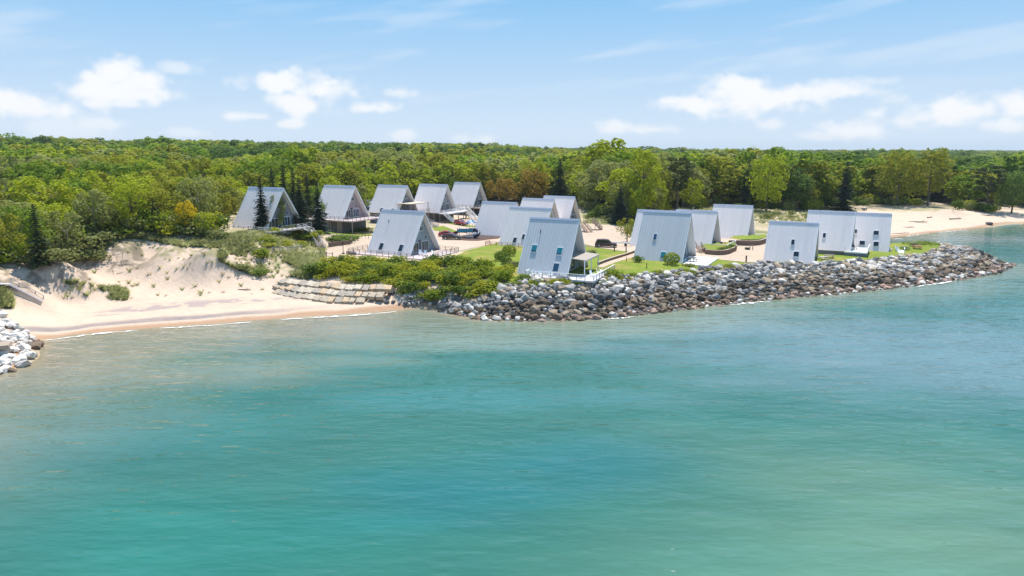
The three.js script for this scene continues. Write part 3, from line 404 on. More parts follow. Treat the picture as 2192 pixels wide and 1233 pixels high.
// ---------------------------------------------------------------- decks, stairs, walls
function rails(root, runs, m, h = .95, gap = 1.5, bars = 2, postM) { // railing along runs of points, each post and rail a part
  for (const run of runs) for (let k = 0; k + 1 < run.length; k++) {
    const a = run[k], b = run[k + 1], l = Math.hypot(b[0] - a[0], b[2] - a[2]), n = Math.max(1, Math.round(l / gap));
    for (let q = k ? 1 : 0; q <= n; q++) { const t = q / n, p = a.map((v, i) => lerp(v, b[i], t)); mesh('post', box(p[0] - .045, p[0] + .045, p[1], p[1] + h, p[2] - .045, p[2] + .045), postM ?? m, root); }
    mesh('handrail', bar([a[0], a[1] + h, a[2]], [b[0], b[1] + h, b[2]], .14, .05), m, root);
    for (let q = 1; q <= bars; q++) mesh('rail', bar([a[0], a[1] + h * q / (bars + 1), a[2]], [b[0], b[1] + h * q / (bars + 1), b[2]], .035, .06), m, root);
  }
}
function deck(h, label, rects, runs, m, railM, y = -.02, bars = 2, drop = 1.0, postM) { // in the frame of house h
  const o = thing('wooden_deck', label, 'deck', h.o.position.toArray(), h.o.rotation.y);
  for (const [x0, x1, z0, z1] of rects) {
    const n = Math.max(2, Math.round((z1 - z0) / .32)), g = []; for (let k = 0; k < n; k++) g.push(box(x0, x1, y - .06, y, lerp(z0, z1, k / n), lerp(z0, z1, (k + 1) / n) - .02));
    const p = mesh('deck_boards', mergeGeometries(g), m, o); p.userData.kind = 'stuff';
    mesh('rim_joist', mergeGeometries([box(x0 + .03, x1 - .03, y - .3, y - .062, z1 - .07, z1 - .02), box(x1 - .08, x1 - .03, y - .3, y - .062, z0, z1 - .08)]), m, o);
    for (const [x, z] of [[x0 + .3, z1 - .25], [x1 - .3, z1 - .25], [x1 - .3, z0 + .3]]) mesh('support_post', box(x - .09, x + .09, y - drop - .3, y - .062, z - .09, z + .09), M.wood, o);
  }
  rails(o, runs.map(r => r.map(([x, z]) => [x, y, z])), railM, .95, 1.5, bars, postM);
  return o;
}
const R = (h) => ({ e: h.L / 2, w: h.W });
{ const { e, w } = R(hs.a); deck(hs.a, 'grey weathered deck along the dune top cottage', [[-e - 4, e - .5, w - .2, w + 2.2], [-e - 4, -e - .3, -1, w - .22], [e - 1, e + 3.2, -w + 1, w + 2.2]], [[[-e - 4, -1], [-e - 4, w + 2.2], [e + 3.2, w + 2.2]], [[e + 3.2, w - 1.5], [e + 3.2, -w + 1]]], M.greyWood, M.greyWood); }
{ const { e, w } = R(hs.b); deck(hs.b, 'brown railed deck of the raised cottage with brownish gable', [[-e - 1, e + .18, w + .22, w + 1.6], [e + .22, e + 4.6, -w, w + 1.6]], [[[-e - 1, w + 1.6], [e + 4.6, w + 1.6], [e + 4.6, -w]]], M.pink, M.wood, -.02, 2, 3.6); }
{ const { e, w } = R(hs.c); deck(hs.c, 'raised deck under the flat awning', [[e + .22, e + 4.2, -w, w]], [[[e + .3, w], [e + 4.2, w], [e + 4.2, -w]]], M.pink, M.wood, -.02, 2, 3.1);
  const o = thing('awning', 'flat tan awning roof reaching out over a raised deck', 'awning', hs.c.o.position.toArray(), hs.c.o.rotation.y); mesh('awning_roof', box(e - 1.1, e + 4.4, 2.75, 2.93, -w + .6, w - .8), std(.5, .42, .32, .8), o); for (const z of [w - 1, -w + .8]) mesh('post', box(e + 4.1, e + 4.25, 0, 2.75, z - .08, z + .08), M.wood, o); }
{ const { e, w } = R(hs.d); deck(hs.d, 'white railed deck of the raised cottage at the footbridge', [[e + .22, e + 3.6, -w, w + .4]], [[[e + .3, w + .4], [e + 3.6, w + .4]]], M.deckPale, M.white, -.02, 3, 2.8); }
{ const { e, w } = R(hs.e); deck(hs.e, 'brown deck beside the brownish trees', [[e + .22, e + 3.4, -w, w + .4], [-e, e + .18, w + .22, w + 1.8]], [[[-e, w + 1.8], [e + 3.4, w + 1.8], [e + 3.4, -w]]], M.wood, M.wood, -.02, 2, 2.5); }
{ const { e, w } = R(hs.f); deck(hs.f, 'deck with thin brown railing round the two-skylight cottage above the shrubs', [[-e - 3.2, e - 1.1, w - .15, w + 2.2], [e - 1.08, e + 5.2, -w + .8, w + 2.2]], [[[-e - 3.2, w - 4], [-e - 3.2, w + 2.2], [e + 2.6, w + 2.2]], [[e + 5.2, w - 1.2], [e + 5.2, -w + .8], [e + .2, -w + .8]]], M.pink, M.wood); }
{ const { e, w } = R(hs.g); deck(hs.g, 'pale deck with low white rails above the boulders', [[-e + 2.4, e - 1.6, w - .1, w + 1.7], [e - 1.58, e + 5.4, -w + 1.2, w + 1.7]], [[[-e + 2.4, w - .1], [-e + 2.4, w + 1.7], [e + 5.4, w + 1.7], [e + 5.4, -w + 1.2]]], M.deckPale, M.white, .02, 3, .8, M.plinth);
  const o = thing('porch_roof', 'tan lean-to porch roof on thin posts beside the three-skylight cottage', 'porch', hs.g.o.position.toArray(), hs.g.o.rotation.y);
  mesh('porch_roof_sheet', new THREE.BoxGeometry(4.5, .12, 2 * w - 4).rotateZ(-.09).translate(e + .45, 2.95, -.2), std(.34, .29, .25, .8), o); for (const z of [w - 2.3, 0, -w + 1.9]) mesh('post', box(e + 2.4, e + 2.54, .02, 2.66, z - .07, z + .07), M.frame, o); mesh('beam', box(e + 2.38, e + 2.56, 2.52, 2.68, -w + 1.6, w - 2), M.frame, o); }
{ const { e, w } = R(hs.i); deck(hs.i, 'red-brown cedar deck in front of the two-small-skylights cottage', [[-e - 2.6, e + .5, w - .1, w + 1.7], [e + .52, e + 4, -w + 1, w + 1.7]], [[[-e - 2.6, w - .1], [-e - 2.6, w + 1.7], [e + 4, w + 1.7], [e + 4, -w + 1]]], M.redWood, M.redWood); }
{ const { e, w } = R(hs.l); deck(hs.l, 'white painted low deck next to the clipped round bush', [[e - 1.4, e + 5, -w + 1.5, w + .4]], [], M.white, M.white, .0, 2, .4); }
{ const { e, w } = R(hs.m); const o = deck(hs.m, 'white sided deck above the curved brown wall', [[e - 1.5, e + 3.8, -w + 1.5, w + .3]], [[[e - 1, w + .3], [e + 3.8, w + .3], [e + 3.8, -w + 1.5]]], M.deckPale, M.white, .1, 5, .6); mesh('skirt', mergeGeometries([box(e - 1.4, e + 3.75, .1, .7, w + .24, w + .27), box(e + 3.72, e + 3.75, .1, .7, -w + 1.5, w + .2)]), M.white, o); }
{ const { e, w } = R(hs.n); deck(hs.n, 'small low patio deck with white chairs by the dune', [[e - 1.3, e + 3.4, -w + 1, w]], [], M.deckPale, M.white, .0, 2, .3); }
{ const { e, w } = R(hs.p); const o = deck(hs.p, 'white railed deck on the dark grey plinth', [[e - 1.2, e + 3.4, -w + 2.4, w + .4]], [[[e - 1.1, w + .4], [e + 3.4, w + .4], [e + 3.4, -w + 2.4]]], M.white, M.white, .0, 2, .5); mesh('skirt_wall', box(e - 1.1, e + 3.3, -1.5, -.31, -w + 2.5, w + .3), M.plinth, o); }
{ const { e, w } = R(hs.q); deck(hs.q, 'white patio deck at the end of the point', [[e - 1, e + 3.2, -w + 1.5, w - .3]], [[[e + 3.2, w - .3], [e + 3.2, w - 3.5]]], M.white, M.white, -.03, 3, .4); }
function stairs(label, a, b, w, m, railM, treadM = m) { // from top point to bottom point
  const o = thing('staircase', label, 'staircase', b), A = a.map((v, k) => v - b[k]), l = Math.hypot(A[0], A[2]), dx = A[0] / l, dz = A[2] / l, sx = -dz * w / 2, sz = dx * w / 2, n = Math.max(4, Math.round(A[1] / .19));
  for (const s of [1, -1]) { mesh('stringer', bar([s * sx, -.05, s * sz], [A[0] + s * sx, A[1] - .05, A[2] + s * sz], .07, .3), railM, o); mesh('handrail', bar([s * sx, .9, s * sz], [A[0] + s * sx, A[1] + .9, A[2] + s * sz], .1, .12), railM, o); mesh('rail', bar([s * sx, .5, s * sz], [A[0] + s * sx, A[1] + .5, A[2] + s * sz], .06, .1), railM, o); for (let k = 0; k <= 4; k++) { const t = k / 4; mesh('post', box(A[0] * t + s * sx - .05, A[0] * t + s * sx + .05, A[1] * t - .1, A[1] * t + .92, A[2] * t + s * sz - .05, A[2] * t + s * sz + .05), railM, o); } }
  for (let k = 0; k < n; k++) { const t = (k + .5) / n; mesh('tread', bar([A[0] * t - sx * .96, A[1] * t + .04, A[2] * t - sz * .96], [A[0] * t + sx * .96, A[1] * t + .04, A[2] * t + sz * .96], .3, .05), treadM, o); }
  for (const t of [.35, .7]) mesh('brace', box(A[0] * t - .06, A[0] * t + .06, -.6, A[1] * t - .2, A[2] * t - .06, A[2] * t + .06), M.wood, o);
}
const gnd = (px, py) => hit(px, py);
stairs('short white railed stair off the dune top deck, beside the small maple', hs.a.toWorld(hs.a.L / 2 + 1.2, -.05, hs.a.W + 2.2), gnd(629, 499), 1.4, M.white, M.white, M.wood);
stairs('short white railed stair off the dune top deck, beside the tall spruces', hs.a.toWorld(hs.a.L / 2 + 3.2, -.05, -1.2), gnd(664, 497), 1.4, M.white, M.white, M.wood);
stairs('long weathered stair climbing the grassy dune from the lot', [...gnd(664, 499)].map((v, k) => k === 1 ? v + .25 : v), gnd(690, 532), 1.5, M.greyWood, M.greyWood, M.pink);
stairs('white stair from the footbridge down to the red car', hs.d.toWorld(hs.d.L / 2 + 2, -.05, hs.d.W + .4), gnd(974, 478), 1.5, M.white, M.white, M.pink);
stairs('white stair from the far end of the footbridge towards the playground', [...at(997, 449, 7.2)], gnd(1019, 472), 1.5, M.white, M.white, M.pink);
stairs('weathered stair half hidden by the roof of the two-skylight cottage', hs.c.toWorld(hs.c.L / 2 + 4.2, -.05, hs.c.W - 1), gnd(938, 486), 1.6, M.pink, M.greyWood);
stairs('brown timber stair down to the lot, nearer the cottage by the dry dune', [...at(1243, 476, 6.2)], gnd(1262, 498), 1.8, M.redWood, M.wood);
stairs('brown timber stair down to the lot, farther from the cottage by the dry dune', [...at(1268, 474, 6.2)], gnd(1289, 492), 1.8, M.redWood, M.wood);
stairs('small reddish stair between the low white deck and the curved wall', [...at(1494, 526, 5)], gnd(1507, 543), 1.3, M.redWood, M.wood);
{ // footbridge
  const a = hs.d.toWorld(hs.d.L / 2 + 3.6, 0, hs.d.W - .6), b = at(999, 449, 7.2), o = thing('footbridge', 'white railed footbridge on posts linking two raised cottages', 'footbridge', a), d = b.map((v, k) => v - a[k]), l = Math.hypot(d[0], d[2]), s = [-d[2] / l * .8, d[0] / l * .8];
  mesh('walkway', bar([0, -.08, 0], [d[0], d[1] - .08, d[2]], 1.6, .16), M.deckPale, o);
  rails(o, [1, -1].map(k => [[s[0] * k, 0, s[1] * k], [d[0] + s[0] * k, d[1], d[2] + s[1] * k]]), M.white, 1, 1.6, 3);
  for (const t of [.2, .5, .8, .98]) mesh('support_post', box(d[0] * t - .1, d[0] * t + .1, -3, d[1] * t - .16, d[2] * t - .1, d[2] * t + .1), M.wood, o);
}
function wallAlong(name, label, pts, h, m, capM, t = .3, sink = .4) { // pts: world points at the wall's foot
  const o = thing(name, label, name.includes('border') ? 'border' : 'retaining wall', pts[0]); const p = pts.map(q => q.map((v, k) => v - pts[0][k]));
  const prof = (y0, y1, half) => { const pos = [], idx = []; p.forEach((q, i) => { const a = p[Math.max(0, i - 1)], b = p[Math.min(p.length - 1, i + 1)], l = Math.hypot(b[0] - a[0], b[2] - a[2]), nx = -(b[2] - a[2]) / l * half, nz = (b[0] - a[0]) / l * half; pos.push(q[0] + nx, q[1] + y0, q[2] + nz, q[0] + nx, q[1] + y1, q[2] + nz, q[0] - nx, q[1] + y1, q[2] - nz, q[0] - nx, q[1] + y0, q[2] - nz); if (i) for (let k = 0; k < 4; k++) { const A = (i - 1) * 4 + k, B = (i - 1) * 4 + (k + 1) % 4; idx.push(A, A + 4, B, B, A + 4, B + 4); } }); const e = (p.length - 1) * 4; idx.push(0, 1, 2, 0, 2, 3, e, e + 2, e + 1, e, e + 3, e + 2); const g = new THREE.BufferGeometry(); g.setAttribute('position', new THREE.Float32BufferAttribute(pos, 3)); g.setIndex(idx); const f = g.toNonIndexed(); f.computeVertexNormals(); return boxUV(f, 1); };
  const n = Math.max(1, Math.round(h / .22)); mesh('core', prof(-sink, h - .02, t * .42), M.dark, o);
  for (let k = 0; k < n; k++) mesh('course', prof(h * k / n + .012, h * (k + 1) / n - .012, t / 2), m, o);
  if (capM) mesh('coping', prof(h, h + .08, t / 2 + .05), capM, o);
}
function smoothPx(list, n = 14) { const c = new THREE.CatmullRomCurve3(list.map(q => new THREE.Vector3(...hit(...q)))); return c.getPoints(n).map(v => [v.x, T(v.x, v.z), v.z]); }
const blockM = std(.20, .135, .10, .9), capM = std(.48, .38, .29, .9);
wallAlong('retaining_wall', 'curved brown block wall below the white sided deck', smoothPx([[1509, 544], [1530, 546], [1553, 545], [1572, 538], [1576, 533]]), 1.0, blockM, capM);
wallAlong('retaining_wall', 'long brown block wall below the cottage with white plastic chairs', smoothPx([[1560, 525], [1576, 525], [1600, 526], [1622, 525], [1640, 520]]), 1.15, blockM, capM);
wallAlong('retaining_wall', 'brown timber wall around the juniper bed at the dune foot', smoothPx([[704, 529], [725, 526], [752, 521], [752, 515]]), 1.0, blockM, null);
wallAlong('retaining_wall', 'low brown wall behind the juniper bed', smoothPx([[712, 508], [735, 510], [768, 512]], 8), .5, blockM, null);
wallAlong('retaining_wall', 'straight brown wall beside the sloping garden path', smoothPx([[1280, 568], [1320, 554], [1358, 541]], 8), .55, blockM, capM);
wallAlong('timber_border', 'red-brown timber edging round the playground mulch', smoothPx([[985, 514], [1005, 515.5], [1025, 515.5], [1045, 513], [1068, 511]], 10), .3, M.redWood, null, .2);
drape('grass_bed', px2([[1498, 534], [1509, 542], [1530, 544], [1553, 543], [1572, 536], [1574, 527], [1550, 527], [1515, 528]]), .95, lawnMat);
drape('grass_bed', px2([[1560, 519], [1580, 522], [1620, 522], [1640, 517], [1640, 510], [1600, 512], [1570, 514]]), 1.1, lawnMat);

// ---------------------------------------------------------------- plants
const leafMat = c => { const m = new THREE.MeshPhysicalMaterial({ roughness: 1, specularIntensity: .25, transmission: .42, thickness: 0, side: THREE.DoubleSide }); m.color.setRGB(...c); return m; };
class Cards { // many small leaf faces in one geometry
  constructor(seed) { this.r = rng(seed); this.p = []; this.n = []; this.i = []; }
  add(c, out, w, h, loose = .8) {
    const r = this.r, n = new THREE.Vector3(out[0] + (r() - .5) * 2 * loose, out[1] + (r() - .5) * 2 * loose, out[2] + (r() - .5) * 2 * loose).normalize();
    const t = new THREE.Vector3(r() - .5, r() - .5, r() - .5).cross(n).normalize(), b = n.clone().cross(t), k = this.p.length / 3;
    for (const [a, d] of [[-.5, 0], [0, -.5], [.5, 0], [0, .5]]) { const e = .75 + .5 * r(); this.p.push(c[0] + (t.x * a * w + b.x * d * h) * e, c[1] + (t.y * a * w + b.y * d * h) * e, c[2] + (t.z * a * w + b.z * d * h) * e); this.n.push(n.x, n.y, n.z); }
    this.i.push(k, k + 1, k + 2, k, k + 2, k + 3);
  }
  leaf(c, dir, l, w) { // a long face lying along a branch
    const d = new THREE.Vector3(...dir).normalize(), s = new THREE.Vector3(0, 1, 0).cross(d).normalize(), up = d.clone().cross(s).negate(), k = this.p.length / 3; if (up.y < 0) up.negate();
    const q = (a, b, y) => { this.p.push(c[0] + d.x * a * l + s.x * b * w, c[1] + d.y * a * l + y, c[2] + d.z * a * l + s.z * b * w); this.n.push(up.x, up.y, up.z); };
    q(0, -.2, 0); q(.55, -.5, -.12 * w); q(1, 0, -.05 * w); q(.55, .5, -.12 * w); q(0, .2, 0); this.i.push(k, k + 1, k + 4, k + 1, k + 3, k + 4, k + 1, k + 2, k + 3);
  }
  geo() { const g = new THREE.BufferGeometry(); g.setAttribute('position', new THREE.Float32BufferAttribute(this.p, 3)); g.setAttribute('normal', new THREE.Float32BufferAttribute(this.n, 3)); g.setIndex(this.i); return g; }
}
function crown(seed, { h = 14, rx = 4.2, y0 = .14, lobes = 28, per = 74, size = .54, tall = 1, droop = 0 }) {
  const c = new Cards(seed), r = c.r, cy = h * (y0 + 1) / 2, ry = h * (1 - y0) / 2;
  for (let k = 0; k < lobes; k++) {
    const a = k * 2.4 + r() * 1.2, v = -0.85 + 1.75 * (k + r()) / lobes, q = Math.sqrt(Math.max(.05, 1 - v * v * .92)) * (.45 + .5 * r()), L = [Math.cos(a) * q * rx, cy + v * ry * .86, Math.sin(a) * q * rx], R = rx * (.24 + .2 * r()) * (v > .6 ? .8 : 1);
    for (let m = 0; m < per; m++) { const y = 1 - 1.7 * r(), b = r() * 6.2832, s = Math.sqrt(Math.max(0, 1 - y * y)), d = [Math.cos(b) * s, y, Math.sin(b) * s], e = R * (.7 + .42 * r()); c.add([L[0] + d[0] * e, L[1] + d[1] * e * tall - droop * r() * r() * 2, L[2] + d[2] * e], [d[0], d[1] * .8 + .35, d[2]], size * (.7 + .6 * r()), size * (.6 + .5 * r()), .75); }
  }
  return c.geo();
}
function trunk(seed, h, r0, top = .7, limbs = 5) { const r = rng(seed), g = [rod([0, -.6, 0], [(r() - .5) * .3, h * top, (r() - .5) * .3], r0, r0 * .35, 7)]; for (let k = 0; k < limbs; k++) { const a = k * 2.3 + r(), y = h * (.28 + .3 * r()), l = h * .22; g.push(rod([0, y, 0], [Math.cos(a) * l, y + l * .9, Math.sin(a) * l], r0 * .45, r0 * .15, 5)); } return mergeGeometries(g); }
function conifer(seed, h = 14, rx = 2.5, gap = 0) { const c = new Cards(seed), r = c.r, n = 30; for (let k = 0; k < n; k++) { const t = k / n, y = h * (.07 + .9 * t), R = rx * (1 - t) ** .85 * (.75 + .4 * r()) + .15, m = 7 + Math.floor(3 * (1 - t)); for (let b = 0; b < m; b++) { if (r() < gap) continue; const a = b / m * 6.2832 + k * 1.1 + r() * .5, d = [Math.cos(a), -.22 - .12 * r(), Math.sin(a)], l = R * (.75 + .4 * r()); c.leaf([0, y, 0], d, l, .55 + .35 * l * .5); for (const s of [.45, .8]) c.add([d[0] * l * s, y + d[1] * l * s - .05, d[2] * l * s], [d[0] * .4, .8, d[2] * .4], .55, .4, .6); } } return c.geo(); }
const barkM = std(.13, .10, .075, .95), paleBark = std(.34, .31, .27, .95);
const leafCol = { lime: [.33, .375, .013], green: [.175, .255, .014], olive: [.275, .275, .019], deep: [.095, .158, .018], gold: [.62, .46, .012], bronze: [.33, .215, .028], silver: [.27, .285, .075], spruce: [.034, .054, .022], pine: [.075, .095, .025] };
const leafM = Object.fromEntries(Object.entries(leafCol).map(([k, c]) => [k, leafMat(c)]));
const broadGeo = [crown(201, {}), crown(202, { rx: 5, y0: .1, lobes: 32 }), crown(203, { rx: 3.3, y0: .1, lobes: 24, tall: 1.25 }), crown(204, { rx: 4.6, y0: .16, lobes: 20, per: 70 }), crown(205, { rx: 3.8, lobes: 30, per: 60 }), crown(206, { rx: 3.9, y0: .3, lobes: 15, per: 80, size: .55, droop: 2.2 })], broadTrunk = [0, 1, 2].map(k => trunk(300 + k, 14, .24));
const coneGeo = [conifer(211, 14, 3.5, .06), conifer(212, 14, 3.9, .16)], coneTrunk = trunk(310, 14, .2, .95, 0), pineGeo = crown(213, { rx: 3, y0: .3, lobes: 18, per: 40, size: .7, tall: .5 });
const words = { lime: 'bright yellow-green', green: 'mid green', olive: 'olive green', deep: 'deep green', bronze: 'bronze-brown', silver: 'pale silvery green', gold: 'golden', spruce: 'blackish green', pine: 'dull dark green' };
let treeId = 0;
function tree(kind, col, p, h, wide, label, group, turn) {
  const k = treeId++, cone = kind === 'spruce', o = thing(cone ? 'spruce_tree' : kind === 'pine' ? 'pine_tree' : 'broadleaf_tree', label, 'tree', p, turn ?? (k * 2.399) % 6.283, group), s = h / 14;
  mesh('trunk', cone ? coneTrunk : broadTrunk[k % 3], col === 'silver' ? paleBark : barkM, o); mesh('crown', cone ? coneGeo[k % 2] : kind === 'pine' ? pineGeo : broadGeo[typeof kind === 'number' ? kind : k % 5], leafM[col], o);
  o.scale.set(s * wide, s, s * wide); return o;
}
const standing = [];   // tree feet already taken
function treeAt(kind, col, px, py, topPy, wide, label) { const p = hit(px, py), d = proj(...p)[2], h = (py - topPy) / F * d * 1.03; standing.push([p[0], p[2]]); p[1] -= .1; return tree(kind, col, p, h, wide, label); }
treeAt('spruce', 'spruce', 563, 492, 376, .9, 'tall dark spruce standing before the dune top cottage roof');
treeAt(2, 'silver', 598, 497, 416, .95, 'slim pale leafed tree by the dune top cottage gable');
treeAt('spruce', 'spruce', 612, 470, 352, .8, 'dark spruce directly behind the dune top cottage ridge');
treeAt('spruce', 'pine', 588, 470, 358, .8, 'slender conifer rising behind the dune top cottage');
treeAt('spruce', 'spruce', 645, 488, 378, 1.1, 'dark spruce beside the short white stair, first of three');
treeAt('spruce', 'spruce', 683, 494, 398, 1.25, 'bushy dark spruce touching the raised cottage with brownish gable');
treeAt('spruce', 'spruce', 632, 478, 362, .85, 'dark spruce rising over the short white stair, second of three'); treeAt('spruce', 'pine', 662, 480, 372, .9, 'dark spruce between stair and garage, third of three');
treeAt(0, 'green', 700, 496, 432, .9, 'small leafy tree in front of the brownish gable cottage garage');
treeAt(4, 'gold', 402, 502, 428, 1.0, 'tree with bright golden leaves on the dune edge');
treeAt(1, 'lime', 440, 506, 455, 1.3, 'low broad yellow-green tree beside the golden one');
treeAt('spruce', 'pine', 88, 570, 432, .95, 'dark conifer at the edge of the sandy bank');
treeAt(1, 'green', 52, 560, 440, 1.1, 'round bright green tree beside the bank conifer');
treeAt(3, 'silver', 150, 552, 448, 1.2, 'greyish loose tree leaning over the sandy bank');
treeAt(0, 'silver', 205, 508, 405, 1.2, 'big pale loose tree behind the dune summit');
treeAt(1, 'lime', 285, 492, 390, 1.1, 'bright round tree just behind the dune summit');
treeAt('spruce', 'pine', 332, 492, 418, 1.1, 'dull conifer between the dune summit and the golden tree');
treeAt(3, 'olive', 15, 560, 455, 1.2, 'crooked olive tree at the bank path');
treeAt(5, 'olive', 1342, 518, 464, 1.35, 'small weeping tree by the parked van');
treeAt(2, 'lime', 1375, 470, 318, 1.05, 'tallest bright poplar rising above the wood');
treeAt('pine', 'pine', 1449, 455, 332, 1.2, 'dark flat-topped pine above the blue-grey cottage');
treeAt('spruce', 'pine', 1198, 440, 338, 1.3, 'dark conifer above the wedged cottage roof');
treeAt('spruce', 'spruce', 1327, 478, 398, 1.5, 'dark bushy conifer at the back of the lot');
treeAt('spruce', 'spruce', 1805, 452, 344, 1.05, 'tall dark spruce at the beach edge of the wood');
treeAt('spruce', 'spruce', 1605, 440, 368, 1.8, 'broad blackish conifer above the cottage with plastic chairs');
treeAt('spruce', 'green', 1603, 446, 419, 1.1, 'little green conifer on the dune behind the plastic chairs cottage');
treeAt(0, 'bronze', 1085, 438, 380, 1.5, 'bronze-brown tree beside the footbridge end cottage'); treeAt(1, 'bronze', 1140, 436, 362, 1.3, 'biggest bronze-brown tree above the wedged cottage'); treeAt(3, 'bronze', 1055, 436, 385, 1.2, 'bronze-brown tree touching the footbridge end cottage');
treeAt(1, 'olive', 1918, 440, 322, .95, 'tall rounded tree standing above the wood behind the beach cart'); treeAt(0, 'olive', 1985, 442, 318, 1.0, 'tallest rounded tree of the wood behind the far beach'); treeAt(1, 'lime', 1640, 452, 332, .9, 'bright tall tree above the dry dune'); treeAt('pine', 'pine', 2110, 452, 350, 1.3, 'dark spreading pine leaning to the far beach'); treeAt(1, 'deep', 2165, 456, 368, 1.2, 'shady dark tree at the narrow end of the far beach');
treeAt(2, 'lime', 1360, 476, 400, 1.0, 'young lime green tree at the edge of the lot'); treeAt(2, 'lime', 1410, 462, 385, 1.0, 'young lime green tree behind the blue-grey cottage ridge'); treeAt(4, 'lime', 1480, 452, 380, 1.1, 'young lime green tree beside the sandy hollow');

for (const [px, top, wide, col] of [[28, 291, 1.1, 'deep'], [60, 297, 1, 'green'], [95, 288, 1.3, 'deep'], [140, 299, 1.1, 'green'], [225, 300, 1, 'green'], [300, 303, 1, 'deep'], [412, 298, 1.35, 'deep'], [488, 302, 1.1, 'green'], [512, 304, 1, 'green'], [532, 298, 1, 'green'], [568, 304, 1.1, 'deep'], [600, 301, 1.1, 'green'], [648, 305, 1.1, 'green'], [712, 306, 1.1, 'green'], [748, 303, 1.3, 'deep'], [782, 303, 1.3, 'deep'], [815, 306, 1.2, 'deep'], [893, 312, 1.1, 'green'], [945, 315, 1.2, 'green'], [1135, 313, 1.5, 'green']]) { const d = ray(px, top), t = px < 350 ? 520 : 640, x = d[0] * t, z = d[2] * t, y = T(x, z); tree(px % 2 ? 0 : 1, col, [x, y - .2, z], Math.max(9, EYE + d[1] * t - y) * 1.02, wide * .85, `${col === 'deep' ? 'dark' : 'mid'} green round tree standing up on the ridge skyline`, `${col === 'deep' ? 'dark' : 'mid'} green trees on the ridge skyline`); }
const frontY = [[-300, 575], [0, 562], [60, 562], [130, 552], [190, 505], [250, 490], [330, 494], [440, 506], [480, 480], [520, 470], [660, 472], [690, 466], [760, 460], [800, 448], [900, 440], [1000, 434], [1050, 436], [1240, 434], [1250, 440], [1290, 462], [1340, 470], [1400, 466], [1440, 444], [1520, 444], [1560, 436], [1640, 446], [1700, 452], [1760, 448], [1830, 438], [1900, 436], [2000, 438], [2060, 448], [2120, 452], [2192, 457], [2500, 456]];
const lookup = (tab, x) => { for (let k = 0; k + 1 < tab.length; k++) if (x <= tab[k + 1][0]) return lerp(tab[k][1], tab[k + 1][1], clamp((x - tab[k][0]) / (tab[k + 1][0] - tab[k][0]))); return tab[tab.length - 1][1]; };
